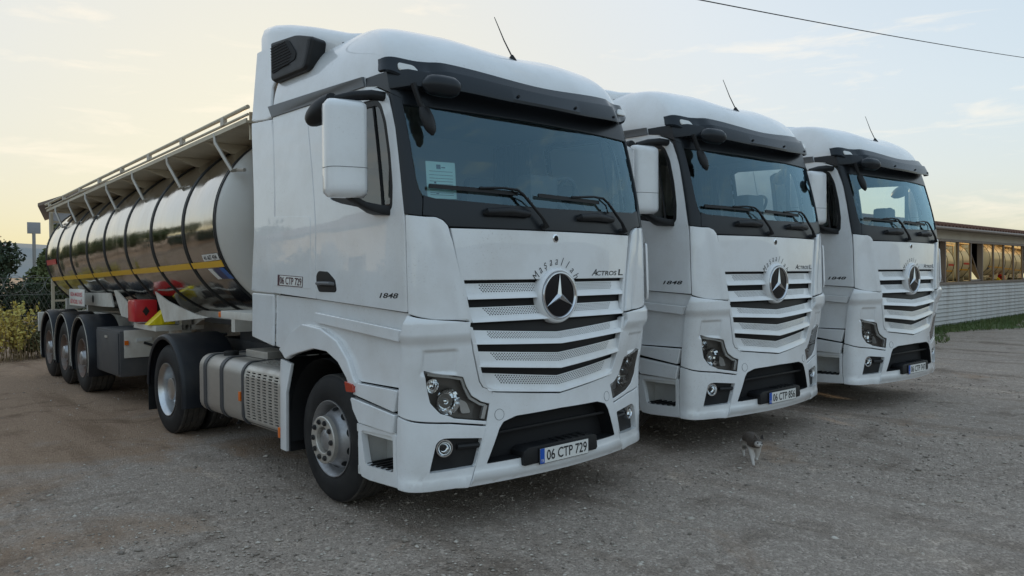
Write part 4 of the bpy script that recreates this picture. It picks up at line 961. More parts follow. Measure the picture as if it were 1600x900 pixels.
    # frame
    for sd in (-1,1):
        g=G(); x0,x1=sorted((sd*.38,sd*.52)); g.box((x0,7.2,.88),(x1,12.6,1.16)); g.box((x0,2.8,1.24),(x1,5.9,1.36))
        g.add([(x0,5.9,1.24),(x1,5.9,1.24),(x1,5.9,1.36),(x0,5.9,1.36),(x0,7.2,.88),(x1,7.2,.88),(x1,7.2,1.16),(x0,7.2,1.16)],[(0,1,5,4),(1,2,6,5),(2,3,7,6),(3,0,4,7),(0,3,2,1),(4,5,6,7)])
        ob(g,'frame_rail','dusty_white')
        def skirt(pts,nm='saddle_plate',x=.90):
            g=G(); g.prism(pts,lambda u,v,d:(sd*d,u,v),x,x+.02); return ob(g,nm,'dusty_white')
        skirt([(6.50,1.60),(6.12,1.22),(4.55,1.335),(5.0,1.36),(5.5,1.42),(6.0,1.49)])
        skirt([(8.62,1.66),(8.15,1.22),(7.4,1.19),(7.5,1.30),(7.9,1.45)])
        o=skirt([(10.5,1.53),(9.2,1.55),(8.75,1.55),(8.6,1.34),(9.2,1.33),(10.5,1.33)])
        g=G(); g.lathe([(-sd*0,.0),(sd*.003,.065)],(sd*.921,9.85,1.44),'x',20); ob(g,'plate_opening','deep_black')
        g=G(); x0,x1=sorted((sd*1.12,sd*.55)); g.box((x0,2.75,1.375),(x1,3.62,1.45)); ob(g,'front_crossbar','dusty_white',bevel=.008)
        g=G(); x0,x1=sorted((sd*1.125,sd*1.06)); g.box((x0,3.62,1.38),(x1,3.68,1.44)); ob(g,'side_lamp','amber',bevel=.012)
        g=G(); g.tube([(sd*.9,3.3,1.30),(sd*.75,3.0,1.15),(sd*.45,2.85,1.0)],.035,6); ob(g,'landing_strut','dusty_white')
        g=G(); g.box((sd*.62-.06,6.2,.45),(sd*.62+.06,6.32,1.3)); g.box((sd*.62-.11,6.14,.40),(sd*.62+.11,6.38,.45)); ob(g,'landing_leg','galv')
    g=G(); g.box((-.6,2.8,1.23),(.6,5.6,1.28)); ob(g,'coupling_plate','chassis')
    for y in (4.0,6.4,8.2,10.6,12.3):
        g=G(); g.box((-.85,y-.05,1.20),(.85,y+.05,1.40)); ob(g,'cross_member','dusty_white')
    # boxes
    tb=sub('tool_box')
    g=G(); g.box((-1.15,7.32,.42),(-.55,8.60,1.05)); ob(g,'box_body','dark_box',tb,bevel=.012)
    g=G(); g.box((-1.165,7.36,.45),(-1.151,8.56,1.02)); ob(g,'box_door','dark_box',tb,bevel=.006)
    g=G(); g.box((-1.18,7.9,.93),(-1.166,8.02,.96)); ob(g,'box_latch','galv',tb)
    g=G(); g.box((-1.10,7.295,.68),(-.30,7.315,1.06)); fp=ob(g,'box_end_plate','dusty_white',tb,bevel=.004)
    g=G(); g.box((-1.10,7.27,.86),(-1.05,7.294,.92)); ob(g,'end_lamp','amber',tb)
    g=G(); g.box((-.95,7.275,.90),(-.74,7.294,.945)); ob(g,'end_lamp_white','lens_white',tb)
    g=G(); g.tube([(-.85,7.28,.88),(-.7,7.2,.82),(-.45,7.1,.84)],.018,6); ob(g,'cable','deep_black',tb)
    eb=sub('extinguisher_box')
    g=G(); g.box((-1.10,6.80,1.19),(-.80,7.12,1.49)); ob(g,'box_shell','red_plastic',eb,bevel=.035)
    g=G(); g.add([(-.95,6.796,1.27),(-.905,6.796,1.335),(-.95,6.796,1.40),(-.995,6.796,1.335)],[(0,1,2,3)]); ob(g,'box_emblem','ink',eb,recalc=False)
    g=G(); g.box((-.79,6.87,1.2),(-.35,7.15,1.46)); ob(g,'valve_box','black_plastic',bevel=.02)
    ch=sub('wheel_chock')
    g=G(); g.prism([(-1.05,1.17),(-.72,1.17),(-.66,1.33),(-.80,1.40)],lambda u,v,d:(u,d,v),6.35,6.55); ob(g,'chock_body','yellow_plastic',ch,bevel=.012)
    g=G()
    for i in range(3): g.box((-.98+i*.09,6.338,1.19),(-.945+i*.09,6.35,1.24+i*.04))
    ob(g,'chock_rib','yellow_plastic',ch)
    g=G(); g.box((-1.0,6.2,1.10),(-.4,7.2,1.165)); ob(g,'carrier_shelf','dusty_white')
    sb=sub('sign_board')
    g=G(); g.prism([(9.50,1.33),(10.55,1.33),(10.55,1.60),(9.50,1.60)],lambda u,v,d:(d,u,v),-1.13,-1.11); ob(g,'board','plate_white',sb,bevel=.004)
    for t,z,w,h in (('GIDA MADDESİ',1.525,.86,.085),('BİTKİSEL YAĞ',1.405,.86,.085)):
        me=text_mesh(t,w,h,bold=.02); me.transform(frame_m((-1.1315,10.02,z),(0,-1,0),(0,0,1),(-1,0,0))); link('lettering',me,'red_ink',sb)
    # axles, wheels, mudguards
    YA=(9.30,10.58,11.86)
    for y in YA:
        g=G(); g.tube([(-.95,y,.535),(.95,y,.535)],.065,10); g.box((-.5,y-.1,.60),(-.38,y+.35,.88)); g.box((.38,y-.1,.60),(.5,y+.35,.88)); ob(g,'axle','chassis')
        for sd in (-1,1):
            w=empty('wheel',(sd*1.215,y-4.5,.535)); w.parent=T
            def lz(p,nm,m,n=56,**k): g=G(); g.lathe([(sd*a,b) for a,b in p],(0,0,0),'x',n); return g.obj(nm,m,w,**k)
            lz([(-.04,.29),(-.012,.30),(.0,.335),(.006,.39),(.0,.44),(-.012,.485),(-.028,.514),(-.042,.525)],'sidewall','rubber')
            tr=[(-.042,.525)]
            for i in range(4): a=-.05-.075*i; tr+=[(a,.534),(a-.058,.535),(a-.060,.522),(a-.073,.522)]
            lz(tr+[(-.35,.535),(-.36,.524),(-.385,.48),(-.385,.36),(-.36,.29)],'tread','tread',ang=30)
            lz([(-.012,.304),(-.002,.302),(-.002,.296),(-.02,.288),(-.06,.265),(-.10,.255),(-.115,.235),(-.10,.205),(-.085,.18),(-.085,.14)],'rim','rim_rusty')
            lz([(-.09,.15),(-.06,.115),(.0,.105),(.012,.09),(.015,0)],'hub_cap','rim_steel')
            g=G()
            for i in range(10): a=2*math.pi*i/10; g.tube([(sd*-.085,.165*math.cos(a),.165*math.sin(a)),(sd*-.045,.165*math.cos(a),.165*math.sin(a))],.016,6)
            g.obj('wheel_nuts','rim_rusty',w)['kind']='stuff'
            g=G()
            for i in range(10):
                a=2*math.pi*(i+.5)/10; c=Vector((sd*-.107,.222*math.cos(a),.222*math.sin(a))); ring=[c+Vector((sd*.004,.03*math.cos(q),.03*math.sin(q))) for q in np.linspace(0,2*math.pi,10,endpoint=False)]; g.add(ring,[tuple(range(10))])
            g.obj('hand_hole','deep_black',w,recalc=False,smooth=False)['kind']='stuff'
    for y in YA:
        for sd in (-1,1):
            f=sub('mudguard'); g=G(); rings=[]
            for a in [R(v) for v in np.linspace(-25,205,25)]:
                ca,sa=math.cos(a),math.sin(a); d=(-ca,sa); r=.635
                rings.append([(sd*x,y+d[0]*(r+dr),.57+d[1]*(r+dr)) for x,dr in ((1.235,-.06),(1.25,-.03),(1.245,0),(1.21,.010),(.80,.010),(.78,-.006),(1.21,-.008),(1.235,-.05))])
            g.loft(rings,True,True); ob(g,'guard_shell','fender_black',f,ang=50)
            g=G(); g.tube([(sd*1.25,y-math.cos(a)*.605,.57+math.sin(a)*.605) for a in [R(v) for v in np.linspace(-20,200,25)]],.007,5); ob(g,'guard_edge','galv',f)
    g=G(); g.box((-1.22,12.60,.40),(1.22,12.63,.62)); ob(g,'rear_flap','black_plastic')
    g=G(); g.box((-1.24,12.66,.78),(1.24,12.76,1.14)); ob(g,'rear_beam','dusty_white',bevel=.01)
    for sd in (-1,1):
        g=G(); g.box((sd*.95-.22,12.762,.66),(sd*.95+.22,12.80,.77)); ob(g,'tail_lamp','red_lens',bevel=.01)
    return T
TRL=build_trailer(); TRL.location=(0,4.5,0); TRL.rotation_euler=(0,0,-.025)
tag(TRL,'polished steel tank trailer with yellow reflective stripe behind the nearest truck','tank trailer','tank trailers behind the trucks')
for T_,l in ((T2,'polished steel tank trailer coupled behind the middle truck'),(T3,'polished steel tank trailer coupled behind the farthest truck')):
    t=copy_tree(TRL); r=T_.rotation_euler[2]; t.location=(T_.location.x-math.sin(r)*4.5,T_.location.y+math.cos(r)*4.5,T_.location.z); t.rotation_euler=(0,0,r+.004); tag(t,l,'tank trailer','tank trailers behind the trucks')

# another tanker across the yard, seen mirrored in the windows of the low building
for x,l in ((31.0,'beige tank trailer nearest to the low building, mirrored in its windows'),(43.5,'beige tank trailer farther along the low building, mirrored in its windows')):
    t=copy_tree(TRL); t.location=(x,-1.2,.05); t.rotation_euler=(0,0,R(-90)); tag(t,l,'tank trailer','tank trailers behind the trucks')
    for c in t.children:
        if c.name.startswith('tank_section'): c.material_slots[0].link='OBJECT'; c.material_slots[0].material=MAT['tank_end']
# ------------------------------------------------------------ surroundings
mat('hill',(.26,.27,.265),.95,noise=(.004,(.32,.29,.25),0,.8)); mat('leaf_dark',(.028,.045,.02),.7,noise=(1.2,(.055,.075,.03),0,1)); mat('leaf_mid',(.09,.12,.04),.65,noise=(1.2,(.17,.17,.06),0,1)); mat('leaf_olive',(.13,.14,.06),.65,noise=(1.5,(.24,.21,.09),0,1))  # hill grey is paled, distance haze is put into its colour
mat('leaf_orange',(.40,.13,.04),.7); mat('reed',(.62,.48,.12),.7,noise=(2,(.34,.36,.09),0,1)); mat('reed_dry',(.30,.22,.12),.8); mat('bark',(.09,.065,.045),.9)
mat('grass',(.075,.12,.03),.7,noise=(.9,(.13,.14,.05),0,1)); mat('wall_cream',(.62,.56,.45),.7,noise=(.7,(.50,.43,.33),0,.6)); mat('siding',(.56,.55,.53),.45,metal=.0,noise=(.8,(.36,.31,.27),0,.7,(3,3,.35)))
mat('roof_tile',(.16,.075,.05),.8); mat('frame_brown',(.24,.185,.15),.5); mat('wall_grey',(.33,.33,.34),.7); mat('wire_grey',(.2,.19,.17),.5,metal=.6); mat('concrete',(.33,.32,.30),.9)
glass('window_mirror',(.06,.055,.05),1.5,boost=1.0,base=.78,gcol=(1.0,.76,.42)); glass('house_glass',(.25,.27,.28),1.5,boost=1.0,base=.15)
def leaf_cloud(g,pts,size,rr,up=.3):
    """many small leaf quads"""
    n=len(pts); d=rr.normal(size=(n,3)); d/=np.linalg.norm(d,axis=1)[:,None]; e=rr.normal(size=(n,3)); e-=d*(d*e).sum(1)[:,None]; e/=np.linalg.norm(e,axis=1)[:,None]
    s=size*rr.uniform(.6,1.4,(n,1)); P=np.asarray(pts)
    V=np.stack([P-d*s*.5,P+e*s*.28,P+d*s*.5,P-e*s*.28],1).reshape(-1,3); b=len(g.v); g.v+= [tuple(v) for v in V]; g.f+=[(b+4*i,b+4*i+1,b+4*i+2,b+4*i+3) for i in range(n)]
def tree(name,label,x,y,h,rad,m,seed,n=2600,leaf=.22,shape='round',group='trees beyond the fence',z0=0,trunk=.18):
    rr=np.random.default_rng(seed); t=empty(name,(x,y,z0)); g=G(); g.tube([(0,0,-.1),(.05,.02,h*.25),(-.04,.06,h*.5),(.02,0,h*.8)],[trunk,trunk*.8,trunk*.55,trunk*.2],8)
    cl=[]; nc=14 if shape=='round' else 22
    for i in range(nc):
        a=rr.uniform(0,6.28)
        if shape=='round':
            q=rr.uniform(0,1); rd=rad*math.sqrt(rr.uniform(0,1))*.72; zz=h*(.38+.5*q)*(1-.12*(rd/rad)); cr=rad*rr.uniform(.28,.46)
        else:
            q=i/nc; rd=rad*(1-q)*rr.uniform(.3,.8); zz=h*(.12+.86*q); cr=max(.12*rad,rad*(1-q)*.5)
        c=np.array([rd*math.cos(a),rd*math.sin(a),zz]); cl.append((c,cr))
        if i%2==0: g.tube([(0,0,zz*.6),tuple(c*np.array([.5,.5,1])-np.array([0,0,zz*.12])),tuple(c)],[trunk*.35,trunk*.2,trunk*.06],5)
    g.obj('trunk','bark',t); g=G()
    for c,cr in cl:
        k=int(n/nc); d=rr.normal(size=(k,3)); d/=np.linalg.norm(d,axis=1)[:,None]; r=cr*rr.uniform(.45,1.08,(k,1)); sc=np.array([1,1,.8 if shape=='round' else 1.3]); leaf_cloud(g,c+d*r*sc,leaf,rr)
    me=bpy.data.meshes.new('crown'); me.from_pydata(g.v,[],g.f); me.update(); link('crown',me,m,t); tag(t,label,'tree',group); return t
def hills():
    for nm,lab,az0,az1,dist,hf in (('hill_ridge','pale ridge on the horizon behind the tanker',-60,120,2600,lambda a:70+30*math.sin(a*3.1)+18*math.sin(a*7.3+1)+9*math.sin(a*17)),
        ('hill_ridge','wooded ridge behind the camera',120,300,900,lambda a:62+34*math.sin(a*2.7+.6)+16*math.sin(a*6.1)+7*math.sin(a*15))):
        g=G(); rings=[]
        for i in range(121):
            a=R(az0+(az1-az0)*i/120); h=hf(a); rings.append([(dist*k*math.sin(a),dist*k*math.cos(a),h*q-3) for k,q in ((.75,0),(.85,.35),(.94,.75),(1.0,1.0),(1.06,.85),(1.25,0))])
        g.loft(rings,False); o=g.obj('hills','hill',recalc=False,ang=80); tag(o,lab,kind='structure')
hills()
def low_building():
    b=empty('long_building',(12.5,4.6,0)); L_=60
    g=G(); g.box((0,.80,0),(L_,9,3.05)); g.box((0,.22,0),(L_,.80,1.34)); g.box((0,.22,2.76),(L_,.8,3.05)); g.obj('wall_core','wall_cream',b)
    g=G(); g.box((0,-.02,2.76),(L_,.2,3.02)); g.obj('frieze','wall_cream',b)
    g=G(); g.box((-.1,-.01,0),(L_,.21,.12)); g.obj('plinth','concrete',b)
    n=10
    for i in range(n):
        z0=.12+i*.1225; g=G(); g.prism([(.02,z0),(-.05,z0+.01),(-.02,z0+.118),(.02,z0+.118)],lambda u,w,d:(d,u,w),-.05,L_); g.obj('siding_board','siding',b)
    g=G(); g.box((-.1,-.08,1.348),(L_,.18,1.42)); g.obj('sill','frame_brown',b); g=G(); g.box((-.1,-.05,2.68),(L_,.18,2.757)); g.obj('head_rail','frame_brown',b)
    w=1.16; k=int(30/w)
    for i in range(k+1):
        x=i*w; g=G(); g.box((x-.03,-.02,1.42),(x+.03,.15,2.68)); g.obj('mullion','frame_brown',b)
    opn=(7,10,15)
    for i in range(k):
        x=i*w
        if i in opn:
            s=empty('open_window'); s.parent=b; s.location=(x+w/2,.04,1.43); s.rotation_euler=(R(-17),0,0)
            g=G()
            for lo,hi in (((-w/2+.06,-.02,0),(-w/2+.11,.02,1.2)),((w/2-.11,-.02,0),(w/2-.06,.02,1.2)),((-w/2+.11,-.02,0),(w/2-.11,.02,.05)),((-w/2+.11,-.02,1.15),(w/2-.11,.02,1.2))): g.box(lo,hi)
            g.obj('sash','frame_brown',s); g=G(); g.box((-w/2+.11,-.004,.05),(w/2-.11,.004,1.15)); g.obj('pane','window_mirror',s)
        else:
            g=G(); g.box((x+.03,.01,1.42),(x+w-.03,.018,2.68)); pn=g.obj('pane','window_mirror',b)
            q=random.Random(i); pn.location=(x+w/2,.015,2.05); pn.data.transform(Matrix.Translation((-x-w/2,-.015,-2.05))); pn.rotation_euler=(R(q.uniform(-.7,.7)),0,R(q.uniform(-1.0,1.0)))
    g=G(); g.box((0,.74,1.36),(L_,.79,2.74)); g.obj('room_dark','deep_black',b)
    # roof
    rf=empty('roof',(0,0,0)); rf.parent=b
    g=G(); g.prism([(-.42,3.02),(-.42,3.10),(4.6,3.95),(9.4,3.10),(9.4,3.02)],lambda u,w,d:(d,u,w),-.4,L_+.4); g.obj('roof_deck','frame_brown',rf)
    g=G()
    for i in range(120):
        x=-.35+i*.30
        g.tube([(x,-.48,3.125),(x,.6,3.305)],.075,8)
    o=g.obj('tile_row','roof_tile',rf); o['kind']='stuff'
    g=G(); g.tube([(-.4,-.47,3.03),(L_,-.47,3.03)],.05,8); g.obj('gutter','frame_brown',rf)
    tag(b,'long low building with mirrored windows and pale siding on the right','building')
low_building()
def grass_strip():
    rr=np.random.default_rng(5); n=9000; X=rr.uniform(12,45,n); Y=4.5-rr.random(n)**1.5*(1.4+.5*np.sin(X*.9))
    V=[];F=[]
    for i in range(n):
        h=rr.uniform(.05,.16); a=rr.uniform(0,6.28); dx,dy=.014*math.cos(a),.014*math.sin(a); b=len(V); z=gz(X[i],Y[i]); lx,ly=rr.normal(0,.03,2)
        V+=[(X[i]-dx,Y[i]-dy,z),(X[i]+dx,Y[i]+dy,z),(X[i]+lx,Y[i]+ly,z+h)]; F.append((b,b+1,b+2))
    me=bpy.data.meshes.new('grass'); me.from_pydata(V,[],F); me.update(); tag(link('grass_strip',me,'grass'),'strip of short green grass along the low building','grass',kind='stuff')
    g=G(); xs=np.linspace(12,46,70); g.loft([[(x,4.6,.062),(x,4.5-(1.1+.45*math.sin(x*.9)+.2*math.sin(x*2.3)),.056)] for x in xs],False); tag(g.obj('verge','grass',recalc=False),'grassy verge soil',kind='structure')
grass_strip()
def far_house():
    h=empty('house',(4.6,40,0),R(-12.5))
    g=G(); g.prism([(0,0),(12,0),(12,5.35),(6,7.75),(0,5.35)],lambda u,w,d:(u,d,w),0,10); g.obj('wall','wall_grey',h)
    g=G(); g.prism([(-.45,5.28),(-.45,5.42),(6,8.05),(12.45,5.42),(12.45,5.28),(6,7.88)],lambda u,w,d:(u,d,w),-.6,10.6); g.obj('roof','frame_brown',h)
    for x in (1.6,4.4,7.6,10.2):
        for z in (1.2,4.0):
            g=G(); g.box((x-.55,-.06,z-.05),(x+.55,-.005,z+1.45)); w=g.obj('window','plate_white',h); g=G(); g.box((x-.47,-.075,z+.03),(x+.47,-.065,z+1.37)); g.obj('pane','house_glass',w)
    tag(h,'grey two storey house with overhanging eaves behind the tanker','house')
far_house()
def sign_pole():
    p=empty('sign_pole',(3.75,39,0)); g=G(); g.tube([(0,0,0),(0,0,4.0)],.075,8); g.obj('pole','concrete',p); g=G(); g.box((-.28,-.06,3.9),(.28,.0,4.45)); g.obj('board','wall_grey',p,bevel=.02); tag(p,'pole with a small grey board standing beyond the fence','sign')
sign_pole()
def fence():
    f=empty('fence',(0,0,0)); 
    for x in np.arange(-14,10,2.6):
        g=G(); g.tube([(x,21.5,0),(x,21.5,1.45),(x,21.2,1.85)],.03,6); g.obj('post','wire_grey',f)
    for z in (.1,.7,1.3,1.62,1.78):
        g=G(); g.tube([(x,21.47-.1*max(0,z-1.4),z+.02*math.sin(x*2)) for x in np.arange(-14,9,1.3)],.006,4); g.obj('strand','wire_grey',f)
    g=G()
    for i in range(190):
        x=-14+i*.12; g.tube([(x,21.5,0),(x+.7,21.5,1.45)],.003,3,False); g.tube([(x+.7,21.5,0),(x,21.5,1.45)],.003,3,False)
    o=g.obj('mesh_wire','wire_grey',f,recalc=False); o['kind']='stuff'
    g=G(); pts=[]
    for i in range(46*16):
        t=i/16; a=t*2*math.pi; pts.append((-14+t*.5+.02*math.sin(t*5),21.4+.24*math.sin(a)*.4,1.62+.25*math.cos(a)))
    for k in range(46):
        c=-14+k*.5; g.tube([(c+.25*math.cos(a)+.04*math.sin(a),21.35+.10*math.sin(a+.5),1.60+.25*math.sin(a)) for a in np.linspace(0,2*math.pi,21)],.0065,4,False)
    o=g.obj('razor_coil','wire_grey',f,recalc=False); tag(f,'wire mesh fence topped with razor wire coils at the left edge','fence')
fence()
tree('round_tree','dark rounded evergreen tree behind the fence, leftmost',.6,36.5,4.2,2.6,'leaf_dark',1,9000,.20,z0=-.2)
tree('blossom_tree','tree with orange tinted top showing above the dark evergreen',1.5,40.5,4.75,1.5,'leaf_orange',2,1800,.14)
tree('conifer','light green conifer beside the tanker ladder',2.35,27.5,3.7,1.3,'leaf_olive',3,9000,.16,'cone')
tree('conifer','low bushy conifer between the fence and the tanker',1.5,24.5,2.7,1.4,'leaf_mid',4,7000,.15,'cone')
for i,(x,y,h,r,m,l) in enumerate([(-1.6,24,2.3,1.5,'leaf_olive','olive green bush against the fence at the left edge'),(.3,23.5,2.0,1.3,'leaf_dark','dark bush pressed against the fence behind the reeds'),(2.6,23.8,1.9,1.4,'leaf_mid','green bush behind the tanker rear wheels'),(5.0,24,2.6,1.6,'leaf_dark','dark bush hidden behind the tanker frame')]):
    t=tree('bush',l,x,y,h,r,m,20+i,5000,.13,group='bushes along the fence',trunk=.05); t['category']='bush'
def reeds():
    rr=np.random.default_rng(9)
    for k,(cx,cy,n,h,lab) in enumerate([(-1.15,15.6,70,1.15,'clump of yellow flowering reeds at the left edge'),(-.55,15.9,60,.75,'dry brown weeds beside the yellow reeds'),(-.05,16.4,60,.6,'low weeds beside the rear of the tanker'),(-2.1,16.2,70,1.0,'tall weeds at the far left of the fence')]):
        t=empty('weed_clump',(cx,cy,0)); g=G(); gl=G()
        for i in range(n):
            a=rr.uniform(0,6.28); r=.42*math.sqrt(rr.random()); x,y=r*math.cos(a),r*math.sin(a); hh=h*rr.uniform(.55,1.1); lx,ly=rr.normal(0,.22,2)*hh
            g.tube([(x,y,0),(x+lx*.35,y+ly*.35,hh*.55),(x+lx,y+ly,hh)],[.007,.005,.003],4,False)
            m=26; q=rr.uniform(.35,1.02,m)[:,None]; P=np.array([x,y,0])+np.concatenate([q*q*lx,q*q*ly,q*hh],1)+rr.normal(0,.035,(m,3)); leaf_cloud(gl,P,.085,rr)
        g.obj('stems','reed_dry',t,recalc=False); me=bpy.data.meshes.new('leaves'); me.from_pydata(gl.v,[],gl.f); me.update(); link('leaves',me,'reed' if k in (0,3) else 'leaf_olive',t); tag(t,lab,'weeds','weeds at the edge of the yard')
reeds()
def overhead_wire():
    g=G(); a,b=Vector((9.276,5,7.318)),Vector((31.54,5,10.195)); d=b-a; pts=[]
    for t in np.linspace(-1.5,2.5,60): p=a+d*t; p.z+=.35*(t*(t-1))*.6; pts.append(p)
    g.tube(pts,.012,5); tag(g.obj('overhead_wire','deep_black'),'thin dark cable crossing the sky above the trucks','cable')
overhead_wire()
# yard to the left of the camera, seen mirrored in the tank and the cab side
def left_yard():
    b=empty('warehouse',(-17,38,0),R(12)); g=G(); g.box((-9,-20,0),(0,9,4.2)); g.obj('wall','wall_cream',b); g=G(); g.prism([(-9.6,4.2),(.6,4.2),(-4.5,6.3)],lambda u,w,d:(u,d,w),-20.5,9.5); g.obj('roof','roof_tile',b)
    for y in range(-18,8,4):
        g=G(); g.box((.005,y,1.2),(.06,y+1.8,2.9)); w=g.obj('window','frame_brown',b); g=G(); g.box((.065,y+.1,1.3),(.075,y+1.7,2.8)); g.obj('pane','house_glass',w)
    tag(b,'cream warehouse with tiled roof across the yard, mirrored in the tank','building')
    k=0
    for (x,y,h,r,l) in ((-8.5,40,5.5,2.9,'leafy tree nearest the fence corner, mirrored in the polished tank'),(-13,46,6.5,3.4,'broad tree beyond the warehouse end, mirrored in the tank'),(-9,52,7,3.6,'tall tree far behind the fence corner, mirrored in the tank'),(-26,58,8,4,'large tree behind the warehouse roof, mirrored in the tank'),(-5.5,47,5,2.6,'small leafy tree left of the round evergreen, mirrored in the tank')):
        tree('yard_tree',l,x,y,h,r,'leaf_mid',60+k,2600,.42,group='trees across the yard'); k+=1
    src=None
    for i in range(9):
        y=7+i*3.0; where=['nearest the camera','second from the camera','third from the camera','fourth from the camera','in the middle','fourth from the far end','third from the far end','second from the far end','at the far end'][i]
        if src is None: src=t=tree('hedge_bush','',-9.0,y,2.3,1.7,'leaf_dark',90,3500,.2,group='hedge along the left side of the yard',trunk=.06)
        else: t=copy_tree(src); t.location=(-9.0-.35*(i%3),y,0); t.rotation_euler=(0,0,i*1.3); t.scale=(1,1,.85+.1*(i%4))
        t['label']='dark bush in the hedge mirrored in the tank, '+where; t['category']='bush'
left_yard()
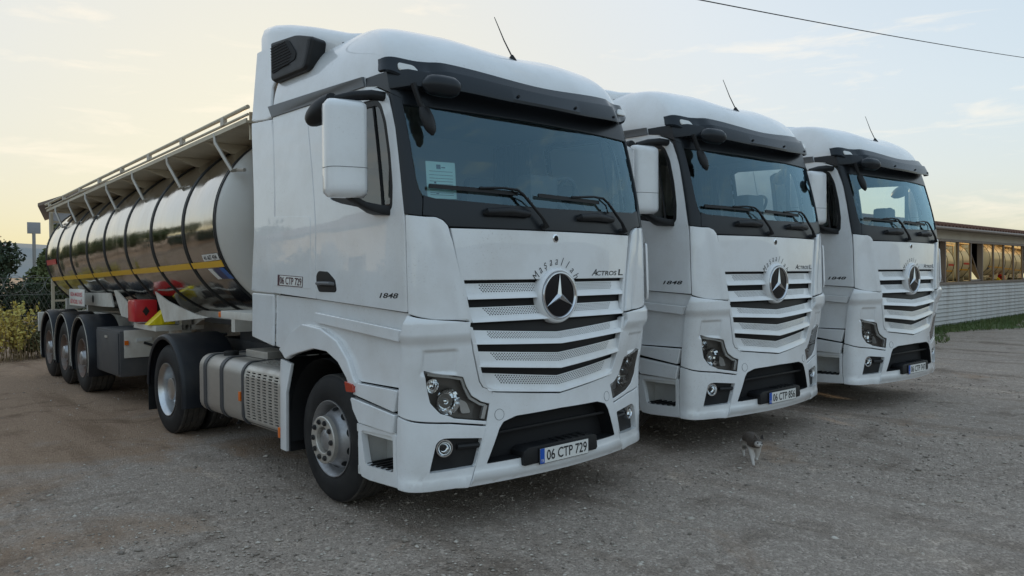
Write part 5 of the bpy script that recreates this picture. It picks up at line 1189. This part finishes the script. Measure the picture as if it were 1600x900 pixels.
# ------------------------------------------------------------ cat
def cat():
    c=empty('cat',(2.27,-.27,gz(2.27,-.27)),0)
    # walking towards the camera: local -y is forward
    V=[];E=[];Rr=[]
    def add(p,r,par=None):
        V.append(p); Rr.append(r)
        if par is not None: E.append((par,len(V)-1))
        return len(V)-1
    pel=add((0,.20,.225),(.062,.066)); mid=add((0,.06,.222),(.066,.07),pel); ch=add((0,-.08,.225),(.06,.07),mid); nk=add((0,-.155,.235),(.040,.042),ch); hd=add((.008,-.235,.250),(.046,.042),nk); mz=add((.01,-.285,.235),(.024,.020),hd)
    for sx,fy,lift in ((-1,-.03,0),(1,.05,.03)):
        e=add((sx*.035,-.08,.16),(.028,.03),ch); k=add((sx*.03,-.085+fy*.6,.09),(.018,.019),e); w=add((sx*.022,-.10+fy,.028+lift),(.014,.015),k); add((sx*.022,-.125+fy,.014+lift),(.016,.013),w)
    for sx,fy in ((-1,.06),(1,-.05)):
        e=add((sx*.042,.20+fy*.3,.165),(.04,.044),pel); k=add((sx*.042,.16+fy,.11),(.024,.026),e); h=add((sx*.04,.235+fy,.075),(.014,.015),k); p=add((sx*.04,.215+fy,.018),(.013,.013),h); add((sx*.04,.185+fy,.013),(.016,.012),p)
    t1=add((0,.28,.23),(.022,.022),pel); t2=add((.01,.37,.20),(.018,.018),t1); t3=add((.02,.46,.17),(.017,.017),t2); add((.03,.53,.18),(.012,.012),t3)
    me=bpy.data.meshes.new('body'); me.from_pydata(V,E,[]); o=link('body',me,None,c)
    sk=o.modifiers.new('skin','SKIN'); sk.use_smooth_shade=True
    for i,r in enumerate(Rr): me.skin_vertices[0].data[i].radius=r
    me.skin_vertices[0].data[0].use_root=True; sb=o.modifiers.new('sub','SUBSURF'); sb.levels=2; sb.render_levels=2
    bpy.context.view_layer.update(); m2=bpy.data.meshes.new_from_object(o.evaluated_get(bpy.context.evaluated_depsgraph_get())); o.modifiers.clear(); o.data=m2
    m=bpy.data.materials.new('cat_fur'); m.use_nodes=True; N=m.node_tree.nodes; L=m.node_tree.links; p=N['Principled BSDF']; p.inputs['Roughness'].default_value=.9
    tc=N.new('ShaderNodeTexCoord'); sp=N.new('ShaderNodeSeparateXYZ'); L.new(tc.outputs['Object'],sp.inputs[0])
    n=N.new('ShaderNodeTexNoise'); n.inputs['Scale'].default_value=9; L.new(tc.outputs['Object'],n.inputs['Vector'])
    wv=N.new('ShaderNodeTexWave'); wv.inputs['Scale'].default_value=14; wv.inputs['Distortion'].default_value=5; wv.bands_direction='Y'; L.new(tc.outputs['Object'],wv.inputs['Vector'])
    tb=N.new('ShaderNodeMix'); tb.data_type='RGBA'; tb.inputs['A'].default_value=(.035,.03,.028,1); tb.inputs['B'].default_value=(.15,.11,.08,1); L.new(wv.outputs[0],tb.inputs['Factor'])
    a=N.new('ShaderNodeMath'); a.operation='MULTIPLY_ADD'; a.inputs[1].default_value=.10; L.new(n.outputs[0],a.inputs[0]); L.new(sp.outputs[2],a.inputs[2])
    fy=N.new('ShaderNodeMapRange'); fy.inputs[1].default_value=-.19; fy.inputs[2].default_value=-.25; fy.inputs[3].default_value=0; fy.inputs[4].default_value=-.065; L.new(sp.outputs[1],fy.inputs[0])
    ad=N.new('ShaderNodeMath'); L.new(a.outputs[0],ad.inputs[0]); L.new(fy.outputs[0],ad.inputs[1])
    r=N.new('ShaderNodeMapRange'); r.inputs[1].default_value=.225; r.inputs[2].default_value=.25; L.new(ad.outputs[0],r.inputs[0])
    mx=N.new('ShaderNodeMix'); mx.data_type='RGBA'; mx.inputs['A'].default_value=(.58,.54,.50,1); L.new(tb.outputs['Result'],mx.inputs['B']); L.new(r.outputs[0],mx.inputs['Factor']); L.new(mx.outputs['Result'],p.inputs['Base Color'])
    m2.materials.clear(); m2.materials.append(m)
    for sx in (-1,1):
        g=G(); b=Vector((.008+sx*.03,-.225,.283)); g.add([b+Vector((-.02,0,0)),b+Vector((.02,0,0)),b+Vector((sx*.006,.004,.05)),b+Vector((0,.018,.002))],[(0,1,2),(1,3,2),(3,0,2)]); g.obj('ear',m,c,smooth=False)
        g=G(); g.lathe([(-.006,0),(0,.007),(.006,0)],(.010+sx*.020,-.276,.258),'y',8); g.obj('eye','ink',c)
    g=G(); g.lathe([(-.005,0),(0,.006),(.005,0)],(.01,-.308,.240),'y',8); g.obj('nose','ink',c)
    c.rotation_euler=(0,0,R(-49)); c.scale=(.95,.95,.95)
    tag(c,'small dark and white tabby cat walking across the gravel','cat')
cat()
# paper on the dashboard of the nearest truck
def paper():
    g=G(); q=[(1.027,2.579),(.838,2.581),(.861,2.322),(1.041,2.319)]; P_=[on(a,b,-.03) for a,b in q]; n=SN(.95,2.45)
    g.add([*P_,*[p-n*.002 for p in P_]],[(0,1,2,3),(7,6,5,4),(0,4,5,1),(1,5,6,2),(2,6,7,3),(3,7,4,0)]); o=g.obj('paper_sheet','paper',smooth=False)
    g=G()
    def pt(u,v): return P_[0].lerp(P_[1],u).lerp(P_[3].lerp(P_[2],u),v)+n*.0015
    for v in (.26,.36,.45,.53,.61,.68,.76,.84,.90): g.add([pt(.1,v),pt(.9,v),pt(.9,v+.012),pt(.1,v+.012)],[(0,1,2,3)])
    for (u0,v0,u1,v1) in ((.35,.08,.5,.2),(.52,.14,.66,.17),(.25,.55,.32,.60),(.3,.86,.4,.88)): g.add([pt(u0,v0),pt(u1,v0),pt(u1,v1),pt(u0,v1)],[(0,1,2,3)])
    o2=g.obj('print','trim_grey',o,recalc=False,smooth=False); tag(o,'pale printed sheet inside the windscreen of the nearest truck','paper')
paper()
